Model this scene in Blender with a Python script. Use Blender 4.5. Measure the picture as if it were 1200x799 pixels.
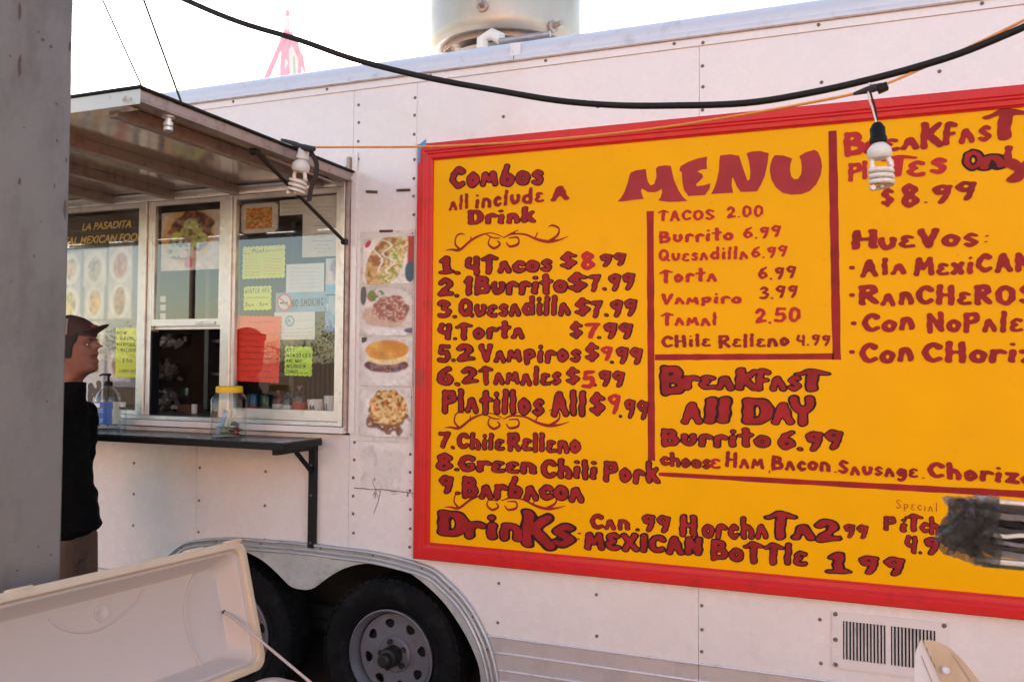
import bpy, bmesh, math, random
import numpy as np
from math import sin, cos, pi, radians, atan2, sqrt
from mathutils import Vector, Matrix
from mathutils.geometry import tessellate_polygon
random.seed(7)
for o in list(bpy.data.objects): bpy.data.objects.remove(o)
SC = bpy.context.scene
COL = SC.collection

# ------------------------------------------------------------------ camera
F, D, H = 1000.0, 3.42, 1.67            # focal length in photo pixels, distance to the wall, eye height
_y, _p, _r = radians(21.5), radians(1.7), radians(.45)
FW = Vector((-sin(_y)*cos(_p), cos(_y)*cos(_p), sin(_p)))
_R0 = FW.cross(Vector((0, 0, 1))).normalized(); _U0 = _R0.cross(FW)
RT = cos(_r)*_R0 + sin(_r)*_U0; UP = -sin(_r)*_R0 + cos(_r)*_U0
CAM = Vector((0, -D, H))
cam = bpy.data.objects.new('camera', bpy.data.cameras.new('camera')); COL.objects.link(cam)
m3 = Matrix((RT, UP, -FW)).transposed()
cam.matrix_world = Matrix.Translation(CAM) @ m3.to_4x4()
cam.data.sensor_width = 36; cam.data.lens = 36*F/1200
cam.data.clip_start = .05; cam.data.clip_end = 2000
cam.data.dof.use_dof = True; cam.data.dof.focus_distance = 3.9; cam.data.dof.aperture_fstop = 5.6
SC.camera = cam
# ------------------------------------------------------------------ world, sun, exposure
SUN_AZ, SUN_EL = radians(-29.1), radians(19.7)
w = bpy.data.worlds.new('World'); SC.world = w; w.use_nodes = True
nt = w.node_tree; bg = nt.nodes['Background']
sky = nt.nodes.new('ShaderNodeTexSky'); sky.sky_type = 'NISHITA'; sky.sun_disc = False
sky.sun_elevation = SUN_EL; sky.sun_rotation = SUN_AZ % (2*pi)
sky.air_density = 1.0; sky.dust_density = 0.8; sky.ozone_density = 1.0
nt.links.new(sky.outputs[0], bg.inputs[0]); bg.inputs[1].default_value = .13
sl = bpy.data.lights.new('sun', 'SUN'); sl.energy = 4.5; sl.angle = radians(.53); sl.color = (1, .93, .84)
so = bpy.data.objects.new('sun', sl); COL.objects.link(so)
sd = Vector((sin(SUN_AZ)*cos(SUN_EL), cos(SUN_AZ)*cos(SUN_EL), sin(SUN_EL)))
so.rotation_euler = sd.to_track_quat('Z', 'Y').to_euler(); so.location = (0, 0, 30)
SC.render.engine = 'CYCLES'
SC.view_settings.view_transform = 'Standard'; SC.view_settings.look = 'None'; SC.view_settings.gamma = 1
SC.view_settings.exposure = 1.95
SC.view_settings.use_white_balance = True; SC.view_settings.white_balance_temperature = 7350; SC.view_settings.white_balance_tint = 12
SC.cycles.max_bounces = 8; SC.cycles.transparent_max_bounces = 16

def ray(px, py): return FW + RT*((px-600)/F) - UP*((py-399.5)/F)
def P(px, py, v=0.0, ax=1):             # where the sight line meets the plane of the wall (or another axis plane)
    d = ray(px, py); t = (v-CAM[ax])/d[ax]; return CAM + d*t
def PD(px, py, dep): return CAM + ray(px, py)*dep

# ------------------------------------------------------------------ helpers
def tag(o, label=None, cat=None, group=None, kind=None):
    if label: o['label'] = label
    if cat: o['category'] = cat
    if group: o['group'] = group
    if kind: o['kind'] = kind
    return o
def thing(name, label, cat, loc=(0, 0, 0), group=None):
    o = bpy.data.objects.new(name, None); COL.objects.link(o); o.location = loc; o.empty_display_size = .1
    return tag(o, label, cat, group)
def link(o, parent):
    COL.objects.link(o)
    if parent:
        o.parent = parent
        if parent.type == 'EMPTY': o.matrix_parent_inverse = Matrix.Translation(-Vector(parent.location))
    return o
def obj(name, bm, mat, parent=None, smooth=None, kind=None):
    me = bpy.data.meshes.new(name)
    if isinstance(bm, tuple): me.from_pydata([tuple(v) for v in bm[0]], [], bm[1])
    else:
        bmesh.ops.recalc_face_normals(bm, faces=bm.faces[:]); bm.to_mesh(me); bm.free()
    for m in (mat if isinstance(mat, list) else [mat]): me.materials.append(m)
    o = link(bpy.data.objects.new(name, me), parent)
    if smooth is not None:
        me.polygons.foreach_set('use_smooth', [True]*len(me.polygons)); me.set_sharp_from_angle(angle=radians(smooth))
    if kind: o['kind'] = kind
    return o
def copy_tree(o, parent=None):
    c = o.copy(); COL.objects.link(c)
    if parent: c.parent = parent; c.matrix_parent_inverse = o.matrix_parent_inverse
    for ch in list(o.children): copy_tree(ch, c)
    return c
def B(): return bmesh.new()
I4 = Matrix.Identity(4)
def add_box(bm, lo, hi, bev=0, M=I4):
    lo = Vector(lo); hi = Vector(hi); c = (lo+hi)/2; s = hi-lo
    r = bmesh.ops.create_cube(bm, size=1, matrix=M @ Matrix.Translation(c) @ Matrix.Diagonal((abs(s.x), abs(s.y), abs(s.z), 1)))
    if bev > 0:
        es = list({e for v in r['verts'] for e in v.link_edges})
        bmesh.ops.bevel(bm, geom=es, offset=bev, segments=2, affect='EDGES', profile=.5)
    return bm
def box(lo, hi, bev=0, M=I4): return add_box(B(), lo, hi, bev, M)
def frame_of(d):
    d = d.normalized(); a = Vector((0, 0, 1)) if abs(d.z) < .9 else Vector((1, 0, 0))
    u = d.cross(a).normalized(); return u, d.cross(u).normalized()
def add_loft(bm, loops, cap0=True, cap1=True, closed=True):
    rows = [[bm.verts.new(p) for p in L] for L in loops]
    for a, b in zip(rows, rows[1:]):
        n = len(a)
        for i in range(n if closed else n-1):
            j = (i+1) % n
            bm.faces.new((a[i], a[j], b[j], b[i]))
    if cap0: bm.faces.new(rows[0][::-1])
    if cap1: bm.faces.new(rows[-1])
    return bm
def add_tube(bm, pts, r, seg=10, caps=True):
    pts = [Vector(p) for p in pts]; n = len(pts); loops = []; u = None
    for i, p in enumerate(pts):
        d = (pts[min(i+1, n-1)]-pts[max(i-1, 0)]).normalized()
        if u is None: u, v = frame_of(d)
        else:
            u = (u-d*u.dot(d)).normalized(); v = d.cross(u)
        rr = r[i] if hasattr(r, '__len__') else r
        loops.append([p+(u*cos(2*pi*k/seg)+v*sin(2*pi*k/seg))*rr for k in range(seg)])
    return add_loft(bm, loops, caps, caps)
def tube(pts, r, seg=10): return add_tube(B(), pts, r, seg)
def add_lathe(bm, prof, M=I4, seg=32, caps=True):
    loops = [[M @ Vector((r*cos(2*pi*k/seg), r*sin(2*pi*k/seg), z)) for k in range(seg)] for r, z in prof]
    return add_loft(bm, loops, caps, caps)
def lathe(prof, M=I4, seg=32, caps=True): return add_lathe(B(), prof, M, seg, caps)
def catmull(pts, n=6):
    if len(pts) < 3: return [tuple(p) for p in pts]
    out = []; Q = [pts[0]]+list(pts)+[pts[-1]]
    for i in range(1, len(Q)-2):
        a, b, c, d = [np.array(q, float) for q in Q[i-1:i+3]]
        for k in range(n):
            t = k/n
            out.append(tuple(.5*((2*b)+(c-a)*t+(2*a-5*b+4*c-d)*t*t+(3*b-a-3*c+d)*t**3)))
    out.append(tuple(map(float, pts[-1]))); return out
def plate(outer, holes, y0, y1, bm=None):
    """flat plate with holes, outline in (x, z), extruded from y0 (front) to y1"""
    bm = bm or B(); loops = [[Vector((p[0], p[1], 0)) for p in L] for L in [outer]+holes]
    tris = tessellate_polygon(loops); flat = [p for L in loops for p in L]
    f = [bm.verts.new((p.x, y0, p.y)) for p in flat]; b = [bm.verts.new((p.x, y1, p.y)) for p in flat]
    for t in tris:
        try: bm.faces.new([f[i] for i in t]); bm.faces.new([b[i] for i in reversed(t)])
        except ValueError: pass
    k = 0
    for L in loops:
        n = len(L)
        for i in range(n):
            j = (i+1) % n
            bm.faces.new((f[k+i], f[k+j], b[k+j], b[k+i]))
        k += n
    return bm
def rrect(w, h, r, n=5):
    out = []
    for cx, cy, a0 in ((w/2-r, h/2-r, 0), (-w/2+r, h/2-r, 90), (-w/2+r, -h/2+r, 180), (w/2-r, -h/2+r, 270)):
        for k in range(n+1):
            a = radians(a0+90*k/n); out.append((cx+r*cos(a), cy+r*sin(a)))
    return out

# ------------------------------------------------------------------ materials
def mat(name, col, rough=.5, metal=0, coat=0, noise=None, bump=None, spec=.5, emit=None, trans=0, attr=None, dirt=None, wav=None):
    """noise=(scale, amount): mottling; bump=(scale, strength); dirt=(scale, colour, low, high): stains; wav: large soft ripple"""
    m = bpy.data.materials.new(name); m.use_nodes = True; N = m.node_tree.nodes; L = m.node_tree.links
    b = N['Principled BSDF']; b.inputs['Base Color'].default_value = (*col, 1)
    b.inputs['Roughness'].default_value = rough; b.inputs['Metallic'].default_value = metal
    b.inputs['Coat Weight'].default_value = coat; b.inputs['Coat Roughness'].default_value = .08
    b.inputs['Specular IOR Level'].default_value = spec; b.inputs['Transmission Weight'].default_value = trans
    tc = N.new('ShaderNodeTexCoord'); cur = None
    if attr:
        a = N.new('ShaderNodeVertexColor'); a.layer_name = attr; cur = a.outputs[0]
    def mix(fac, a, bcol):
        x = N.new('ShaderNodeMix'); x.data_type = 'RGBA'; L.new(fac, x.inputs[0])
        if isinstance(a, tuple): x.inputs[6].default_value = (*a, 1)
        else: L.new(a, x.inputs[6])
        x.inputs[7].default_value = (*bcol, 1); return x.outputs[2]
    def nz(scale, detail=6, rg=.6, vec=None):
        n = N.new('ShaderNodeTexNoise'); n.inputs['Scale'].default_value = scale; n.inputs['Detail'].default_value = detail
        n.inputs['Roughness'].default_value = rg; L.new(vec or tc.outputs['Object'], n.inputs['Vector']); return n
    def ramp(src, lo, hi):
        r = N.new('ShaderNodeMapRange'); r.inputs[1].default_value = lo; r.inputs[2].default_value = hi; L.new(src, r.inputs[0]); return r.outputs[0]
    if noise:
        f = ramp(nz(noise[0]).outputs[0], .3, .75); k = 1-noise[1]
        cur = mix(f, cur or tuple(col), tuple(c*k for c in col))
    if dirt:
        mp = N.new('ShaderNodeMapping'); L.new(tc.outputs['Object'], mp.inputs[0]); mp.inputs['Scale'].default_value = dirt[4] if len(dirt) > 4 else (1, 1, 1)
        f = ramp(nz(dirt[0], 9, .7, mp.outputs[0]).outputs[0], dirt[2], dirt[3])
        cur = mix(f, cur or tuple(col), dirt[1])
    if cur: L.new(cur, b.inputs['Base Color'])
    nrm = None
    if wav:
        n = nz(wav[0], 1, .4); bp = N.new('ShaderNodeBump'); bp.inputs['Strength'].default_value = 1; bp.inputs['Distance'].default_value = wav[1]
        L.new(n.outputs[0], bp.inputs['Height']); nrm = bp.outputs[0]
    if bump:
        n = nz(bump[0], 8); bp = N.new('ShaderNodeBump'); bp.inputs['Strength'].default_value = bump[1]; bp.inputs['Distance'].default_value = .01
        L.new(n.outputs[0], bp.inputs['Height'])
        if nrm: L.new(nrm, bp.inputs['Normal'])
        nrm = bp.outputs[0]
        f = ramp(n.outputs[0], .2, .8); r = N.new('ShaderNodeMapRange'); L.new(f, r.inputs[0])
        r.inputs[3].default_value = max(rough-.08, 0); r.inputs[4].default_value = min(rough+.12, 1); L.new(r.outputs[0], b.inputs['Roughness'])
    if nrm: L.new(nrm, b.inputs['Normal']); L.new(nrm, b.inputs['Coat Normal'])
    if emit: b.inputs['Emission Color'].default_value = (*emit[0], 1); b.inputs['Emission Strength'].default_value = emit[1]
    return m
def glassmat(name, tint, boost, rough=0.0, bumpy=0):
    m = bpy.data.materials.new(name); m.use_nodes = True; N = m.node_tree.nodes; L = m.node_tree.links
    N.remove(N['Principled BSDF']); out = N['Material Output']
    t = N.new('ShaderNodeBsdfTransparent'); t.inputs[0].default_value = (*tint, 1)
    g = N.new('ShaderNodeBsdfGlossy'); g.inputs['Roughness'].default_value = rough
    fr = N.new('ShaderNodeFresnel'); fr.inputs[0].default_value = 1.5
    ml = N.new('ShaderNodeMath'); ml.operation = 'MULTIPLY'; ml.inputs[1].default_value = boost; ml.use_clamp = True
    ge = N.new('ShaderNodeNewGeometry'); mb_ = N.new('ShaderNodeMath'); mb_.operation = 'SUBTRACT'; mb_.inputs[0].default_value = 1; L.new(ge.outputs['Backfacing'], mb_.inputs[1])
    m2 = N.new('ShaderNodeMath'); m2.operation = 'MULTIPLY'; L.new(fr.outputs[0], m2.inputs[0]); L.new(mb_.outputs[0], m2.inputs[1])
    L.new(m2.outputs[0], ml.inputs[0]); mx = N.new('ShaderNodeMixShader')
    L.new(ml.outputs[0], mx.inputs[0]); L.new(t.outputs[0], mx.inputs[1]); L.new(g.outputs[0], mx.inputs[2]); L.new(mx.outputs[0], out.inputs[0])
    if bumpy:
        n = N.new('ShaderNodeTexNoise'); n.inputs['Scale'].default_value = bumpy; bp = N.new('ShaderNodeBump'); bp.inputs['Strength'].default_value = .8
        bp.inputs['Distance'].default_value = .01
        L.new(n.outputs[0], bp.inputs['Height']); L.new(bp.outputs[0], g.inputs['Normal']); L.new(bp.outputs[0], fr.inputs['Normal'])
    return m
M = {}
M['wall'] = mat('white_trailer_paint', (.80, .73, .725), .25, coat=.8, noise=(2.3, .06), dirt=(5, (.52, .43, .39), .60, 1.0, (1.6, 1, .28)), bump=(14, .05), wav=(1.3, .03))  # slight pink puts the sun's warm flare into the white base colour
M['grime'] = mat('grimy_residue', (.70, .655, .63), .6, dirt=(14, (.36, .29, .25), .5, .8), bump=(40, .3))
M['roofm'] = mat('roof_trim_aluminium', (.70, .68, .71), .38, metal=.35, dirt=(9, (.38, .32, .3), .55, .8), bump=(20, .15))
M['alu'] = mat('window_aluminium', (.68, .66, .64), .34, metal=.75, dirt=(16, (.36, .31, .27), .55, .85), bump=(35, .2))
M['steel'] = mat('galvanised_fender', (.60, .62, .66), .42, metal=.55, noise=(6, .25), dirt=(12, (.32, .31, .33), .55, .8), bump=(25, .3))
M['trim'] = mat('worn_grey_trim', (.40, .38, .39), .4, metal=.6, dirt=(20, (.2, .18, .17), .5, .8), bump=(40, .3))
M['skirt'] = mat('brushed_skirt_metal', (.62, .56, .57), .38, metal=.4, dirt=(6, (.40, .33, .33), .5, .9), bump=(60, .12))
M['awn'] = mat('awning_underside_metal', (.66, .60, .52), .09, metal=.8, noise=(3, .3), dirt=(7, (.28, .21, .16), .5, .8), bump=(8, .12), wav=(2, .012))
M['awnf'] = mat('awning_frame_metal', (.42, .32, .28), .42, metal=.55, dirt=(15, (.2, .12, .09), .5, .78), bump=(30, .3))
M['awnw'] = mat('awning_white_edge', (.68, .68, .66), .4, metal=.2, dirt=(14, (.32, .16, .09), .56, .7))
M['rivet'] = mat('rusty_rivet', (.20, .15, .14), .6, metal=.3, noise=(90, .4))
M['black'] = mat('black_metal', (.009, .008, .009), .5, spec=.25, bump=(60, .2))
M['shelf'] = mat('black_laminate_shelf', (.028, .027, .03), .2, dirt=(18, (.09, .085, .085), .5, .8), bump=(20, .05))
M['rubber'] = mat('tyre_rubber', (.006, .006, .007), .8, spec=.15, dirt=(10, (.028, .025, .025), .5, .8), bump=(60, .3))
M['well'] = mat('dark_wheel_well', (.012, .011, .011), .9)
M['rim'] = mat('grey_wheel_paint', (.15, .15, .18), .45, metal=.2, dirt=(14, (.14, .11, .12), .45, .75), bump=(50, .2))
M['hub'] = mat('greasy_hub', (.022, .019, .018), .45, metal=.3, bump=(50, .4))
M['yellow'] = mat('yellow_board_paint', (.93, .43, .003), .5, spec=.14, coat=.03, noise=(3, .07), dirt=(4, (.74, .29, .005), .58, .95), bump=(9, .04))
M['red'] = mat('red_frame_paint', (.62, .010, .012), .4, spec=.35, coat=.1, dirt=(12, (.35, .012, .012), .55, .8), bump=(30, .12))
M['letter'] = mat('dark_red_lettering', (.40, .014, .018), .55, spec=.25, noise=(11, .5))
M['letterb'] = mat('bright_red_lettering', (.52, .022, .022), .55, spec=.25, noise=(16, .2))
M['menured'] = mat('brick_red_title_paint', (.42, .030, .036), .55, spec=.25, noise=(10, .25))
M['inkb'] = mat('black_outline_paint', (.03, .004, .006), .6, spec=.25)
M['glass'] = glassmat('window_glass', (.96, .98, .99), 3.3)
M['gls'] = glassmat('clear_plastic', (.93, .95, .96), 1.6, .05)
M['wrap'] = glassmat('crinkled_clear_wrap', (.72, .70, .68), 5.0, .10, 30)
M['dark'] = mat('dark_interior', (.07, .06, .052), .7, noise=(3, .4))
M['inter'] = mat('interior_steel', (.2, .19, .18), .4, metal=.5, noise=(4, .4))
M['paper'] = mat('aged_paper', (.68, .64, .56), .7, noise=(30, .08))
M['white'] = mat('white_card', (.74, .75, .76), .5, noise=(20, .06))
M['neony'] = mat('neon_yellow_card', (.72, .86, .05), .6, noise=(12, .06))
M['neong'] = mat('neon_green_card', (.50, .85, .05), .6, noise=(12, .06))
M['neonr'] = mat('neon_red_card', (.95, .055, .025), .6, noise=(12, .06))
M['ink'] = mat('marker_ink', (.02, .02, .03), .6)
M['inkred'] = mat('red_marker_ink', (.75, .08, .03), .6)
M['inkr'] = mat('brown_marker_ink', (.30, .03, .03), .6)
M['blue'] = mat('printed_blue', (.02, .12, .42), .4, noise=(30, .3))
M['pblue'] = mat('pale_blue_print', (.25, .45, .68), .5, noise=(10, .4))
M['tape'] = mat('blue_masking_tape', (.09, .30, .55), .7, bump=(60, .3))
M['clips'] = mat('rusty_staple', (.16, .11, .08), .6, metal=.4, noise=(60, .5))
M['pillar'] = mat('grey_painted_post', (.165, .155, .155), .62, dirt=(5, (.075, .062, .058), .45, .8, (1, 1, .35)), bump=(30, .35))
M['chip'] = mat('paint_chip_stain', (.09, .06, .05), .7, noise=(60, .4))
M['cooler'] = mat('cooler_plastic', (.50, .415, .38), .42, dirt=(3.5, (.56, .45, .39), .5, .9), bump=(10, .05))
M['coolery'] = mat('yellowed_cooler_rim', (.60, .46, .34), .5, dirt=(9, (.46, .32, .20), .5, .85), bump=(30, .15))
M['coolerw'] = mat('white_cooler_plastic', (.72, .72, .76), .4, dirt=(5, (.56, .53, .52), .5, .9))
M['cable'] = mat('black_cable_rubber', (.012, .010, .010), .55, spec=.25, bump=(70, .1))
M['orange'] = mat('orange_cord', (.80, .30, .04), .45, noise=(30, .2))
M['sock'] = mat('black_socket', (.006, .006, .006), .5, spec=.2)
M['cfl'] = mat('white_lamp_glass', (.80, .72, .66), .22, coat=.5, dirt=(30, (.62, .5, .42), .5, .8))
M['cflb'] = mat('lamp_base_plastic', (.72, .70, .66), .4)
M['strap'] = mat('black_strap', (.035, .025, .025), .8)
M['fan'] = mat('spun_aluminium', (.46, .41, .35), .45, metal=.6, dirt=(4, (.38, .32, .24), .5, .85, (1, 1, .4)), bump=(10, .15), wav=(3, .02))
M['pink'] = mat('glare_paled_ribbon', (.95, .42, .50), .7); M['ribw'] = mat('white_ribbon', (.75, .72, .7), .7); M['ribg'] = mat('green_ribbon', (.45, .62, .48), .7)  # red lightened so its colour carries the washout of the sun glare
M['papd'] = mat('dark_newsprint', (.05, .045, .045), .7, noise=(60, .5)); M['papg'] = mat('grey_newsprint', (.20, .18, .18), .7, noise=(60, .5)); M['tint'] = mat('refraction_tinted_bag', (.035, .016, .010), .22, coat=.8, dirt=(16, (.30, .11, .03), .58, .7), bump=(30, .2))  # bag core: brown and orange refraction painted in as colour patches
M['asph'] = mat('asphalt', (.075, .068, .062), .9, dirt=(.6, (.13, .12, .11), .4, .8), bump=(90, .5))
M['skin'] = mat('tanned_skin', (.25, .085, .055), .5, noise=(40, .15), bump=(120, .1))
M['hair'] = mat('dark_hair', (.02, .011, .008), .6, bump=(150, .8))
M['capd'] = mat('dark_cap_cloth', (.055, .022, .018), .8, bump=(120, .3)); M['capt'] = mat('tan_cap_mesh', (.30, .22, .17), .85, bump=(200, .8)); M['caplogo'] = mat('cap_patch_red', (.32, .05, .04), .8)
M['shirt'] = mat('black_cloth', (.004, .0035, .004), .95, spec=.1, bump=(40, .3)); M['pants'] = mat('brown_trousers', (.12, .06, .038), .9, bump=(30, .4)); M['shoe'] = mat('dark_shoes', (.02, .018, .016), .6)
M['eye'] = mat('eye_white', (.6, .55, .5), .2); M['lid'] = mat('yellow_plastic_lid', (.78, .45, .01), .4)
M['green'] = mat('banknote_green', (.22, .30, .20), .8, noise=(60, .4)); M['candy'] = mat('red_candy_wrap', (.5, .04, .03), .4, noise=(80, .5))
M['cupw'] = mat('white_foam_cup', (.82, .8, .78), .6)
M['gridpl'] = mat('louvre_beige', (.66, .60, .58), .45, dirt=(12, (.42, .36, .34), .5, .8)); M['ventw'] = mat('vent_plate_paint', (.72, .66, .66), .4, coat=.3, dirt=(8, (.5, .42, .4), .55, .85))
M['pic'] = mat('printed_photo', (1, 1, 1), .4, coat=.15, spec=.3, attr='Col')
M['stucco'] = mat('peach_stucco', (.70, .46, .34), .9, noise=(2, .1)); M['roofd'] = mat('dark_roof', (.12, .07, .05), .8); M['wdark'] = mat('dark_window_glass', (.03, .04, .05), .1)
M['bark'] = mat('grey_bark', (.12, .09, .07), .9, bump=(12, .6)); M['leaf'] = mat('dull_green_leaves', (.06, .085, .035), .7, noise=(2, .5)); M['wood'] = mat('weathered_pole_wood', (.07, .05, .04), .9, bump=(20, .5))

# ------------------------------------------------------------------ hand-lettered stroke font
G = {}
def g(ch, wd, *st): G[ch] = (wd, st)
C = lambda *p: p
g('A', 6.6, C((1.3, 1.2, 1.2), (3.1, 8.3, 1.35)), C((3.4, 8.3, 1.35), (5.3, 1.2, 1.25)), C((2.4, 3.9, .7), (4.4, 3.9, .7)))
g('B', 6.8, C((1.6, 1.3), (1.7, 8.7)), C((1.7, 8.5), (4.0, 8.3), (4.5, 6.7), (2.3, 5.3)), C((2.4, 5.2), (5.0, 4.7), (5.1, 2.4), (1.6, 1.5)))
g('C', 6.4, C((5.0, 7.5, 1.5), (3.4, 8.6), (1.6, 6.2), (1.6, 3.6), (3.3, 1.5), (5.2, 2.4, 1.1)))
g('D', 7.0, C((1.6, 1.4), (1.8, 8.6)), C((1.8, 8.5), (4.6, 7.9), (5.6, 5.0, 1.5), (4.5, 2.1), (1.6, 1.4)))
g('E', 6.2, C((4.9, 7.9, 1.1), (3.2, 8.7), (1.8, 7.2), (3.4, 5.2, 1)), C((3.4, 5.2, 1), (1.4, 3.8), (2.5, 1.5), (5.0, 2.0, 1.1)))
g('G', 6.6, C((5.1, 7.6, 1.4), (3.4, 8.6), (1.6, 6), (1.8, 3), (3.6, 1.4), (5.2, 2.6, 1.1), (5.0, 4.3, 1)), C((5.0, 4.4, 1), (3.7, 4.5, .9)))
g('H', 6.8, C((1.5, 1.3), (1.7, 8.8)), C((5.2, 1.2), (5.1, 8.7)), C((1.6, 4.9, .9), (5, 5.2, .9)))
g('I', 3.2, C((1.5, 1.2), (1.6, 8.8)))
g('J', 4.6, C((3.2, 8.6), (3.2, 2.8), (1.4, 1.6)))
g('K', 7.0, C((1.5, 1.1, 1.2), (1.6, 8.9, 1.35)), C((5.4, 8.5, 1.1), (2.4, 5.0)), C((2.5, 5.2), (5.7, 1.4, 1.45)))
g('L', 5.0, C((1.5, 8.8), (1.5, 1.5)), C((1.5, 1.4), (4.2, 1.5)))
g('M', 8.0, C((1.3, 1.2), (2.1, 8.3, 1.3)), C((2.1, 8.2), (3.9, 3.8, 1)), C((3.9, 3.8, 1), (5.8, 8.2)), C((5.8, 8.3, 1.3), (6.6, 1.2)))
g('N', 6.8, C((1.4, 1.2), (1.7, 8.5)), C((1.8, 8.4), (5, 1.7)), C((5.1, 1.5), (5.3, 8.8)))
g('O', 6.8, C((3.4, 8.6), (1.6, 6.8), (1.5, 3.4), (3.4, 1.4), (5.2, 3.4), (5.2, 6.8), (3.4, 8.6)))
g('P', 6.4, C((1.6, 1.2), (1.7, 8.6)), C((1.7, 8.6), (4.6, 8.3), (4.8, 5.9), (2.1, 5)))
g('Q', 7.2, C((3.4, 8.6), (1.6, 6.8), (1.5, 3.4), (3.4, 1.5), (5.2, 3.4), (5.2, 6.8), (3.4, 8.6)), C((3.6, 3.4, 1), (6.2, 1.0, 1)))
g('R', 6.8, C((1.6, 1.2), (1.7, 8.6)), C((1.7, 8.6), (4.6, 8.3), (4.8, 6.0), (2.3, 5.0)), C((2.8, 5), (5.3, 1.3)))
g('S', 6.2, C((4.8, 7.8, 1.15), (3.0, 8.6), (1.7, 7.0), (3.3, 5.1), (4.8, 3.2), (3.2, 1.5), (1.4, 2.3, 1.15)))
g('T', 6.8, C((.9, 7.6, .9), (3.4, 8.8, 1.2), (6.1, 7.9, .9)), C((3.5, 8.3, 1.4), (3.3, 1.2, 1.3)))
g('U', 6.6, C((1.5, 8.8), (1.6, 3.4), (3.3, 1.4), (5.0, 3.4), (5.1, 8.8)))
g('V', 6.6, C((1.4, 8.8, 1.35), (3.2, 1.4, 1.2)), C((3.3, 1.4, 1.2), (5.4, 8.8, 1.3)))
g('X', 6.8, C((1.4, 8.6), (5.3, 1.3)), C((5.2, 8.7), (1.4, 1.3)))
g('Y', 6.8, C((1.4, 8.6, 1.4), (1.9, 6, 1.3), (3.4, 4.9), (5.2, 6.2, 1.3), (5.5, 8.7, 1.3)), C((3.5, 5.3), (3.5, 1.2, 1.3)))
g('Z', 6.2, C((1.4, 8.5), (4.8, 8.5)), C((4.8, 8.4), (1.5, 1.6)), C((1.5, 1.5), (4.9, 1.5)))
g('W', 8.4, C((1.3, 8.6), (2.6, 1.4)), C((2.6, 1.4), (4.1, 6)), C((4.1, 6), (5.7, 1.4)), C((5.7, 1.4), (7.0, 8.6)))
g('F', 5.8, C((1.5, 1.2), (1.6, 8.7)), C((1.6, 8.7), (4.7, 8.6)), C((1.6, 5.3), (4, 5.3)))
g('a', 5.6, C((1.2, 1.1, 1.05), (2.4, 5.3, 1.25)), C((2.7, 5.4, 1.25), (4.3, 1.2, 1.15)), C((2.0, 2.9, .45), (3.7, 2.9, .45)))
g('b', 6.0, C((1.6, 1.7), (1.9, 5), (2.9, 9.0, 1.0)), C((1.7, 2), (3.4, 1.4), (4.6, 3.0), (3.6, 4.7), (2.0, 4.2)))
g('c', 5.2, C((4.0, 4.9, 1.15), (2.7, 5.6), (1.4, 3.6), (2.5, 1.4), (4.1, 2.0, 1.1)))
g('d', 6.2, C((4.6, 9.0, 1.1), (4.5, 1.3)), C((4.4, 4.6), (2.6, 5.3), (1.4, 3.3), (2.5, 1.4), (4.4, 2)))
g('e', 5.0, C((3.9, 5.4, .95), (2.5, 5.9, 1), (1.6, 4.6, 1), (2.7, 3.6, .85)), C((2.7, 3.6, .85), (1.3, 2.6, 1), (2.2, 1.2, 1), (4.1, 1.5, 1)))
g('f', 5.2, C((4.2, 8.4, 1.15), (2.8, 9), (2.0, 7.0), (1.6, 1.2)), C((1.9, 4.7, .9), (3.8, 5.0, .9)))
g('g', 5.6, C((4.2, 5.2), (2.2, 5.4), (1.5, 3.4), (2.8, 2.2), (4.2, 4.8)), C((4.2, 5.0), (4.2, .6), (2.6, -1.2), (1.3, -.6, 1)))
g('h', 6.0, C((1.5, 1.2), (1.6, 9)), C((1.7, 4.4), (3.2, 5.4), (4.5, 4), (4.6, 1.2)))
g('i', 3.2, C((1.5, 1.2), (1.6, 5.2)), C((1.6, 8.0, .95), (1.65, 8.05, .95)))
g('k', 6.4, C((1.5, 1.2), (1.6, 9.0)), C((4.6, 6.4, 1), (2.0, 4.0)), C((2.3, 4.2), (5.0, 1.2)))
g('l', 3.1, C((1.45, 1.2, 1.15), (1.65, 9.0, 1.15)))
g('m', 7.0, C((1.2, 1.2, 1.05), (1.9, 5.5, 1.1)), C((1.9, 5.4), (3.3, 2.6, .9)), C((3.3, 2.6, .9), (4.8, 5.5)), C((4.8, 5.5, 1.1), (5.7, 1.2, 1.1)))
g('n', 5.8, C((1.4, 1.2, 1.1), (1.7, 5.4, 1.15)), C((1.8, 5.3), (3.4, 5.5), (4.4, 3.6), (4.5, 1.2)))
g('o', 5.4, C((2.7, 5.6), (1.4, 4.2), (1.5, 2.4), (2.7, 1.3), (4.0, 2.5), (4.0, 4.4), (2.7, 5.6)))
g('p', 5.8, C((1.5, 5.4), (1.5, .0)), C((1.6, 5.4), (3.8, 5.6), (4.3, 3.8), (3, 2.6), (1.7, 2.8)))
g('r', 5.0, C((1.4, 1.2), (1.6, 5.3)), C((1.7, 4.4), (2.9, 5.6), (4.3, 5.0, 1.1)))
g('s', 5.0, C((3.9, 5.3, .95), (2.6, 5.8, 1), (1.6, 4.7, 1), (2.8, 3.5, 1), (3.8, 2.3, 1), (2.4, 1.2, 1), (1.2, 1.8, .95)))
g('t', 5.2, C((2.6, 8.8), (2.6, 1.2)), C((.9, 5.9, .95), (4.4, 6.3, .95)))
g('u', 5.8, C((1.4, 5.6), (1.6, 2.4), (3.0, 1.4), (4.3, 2.6), (4.5, 5.6)))
g('v', 5.4, C((1.3, 5.7), (2.7, 1.3)), C((2.7, 1.3), (4.3, 5.7)))
g('x', 5.4, C((1.3, 5.6), (4.2, 1.3)), C((4.2, 5.6), (1.3, 1.3)))
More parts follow.
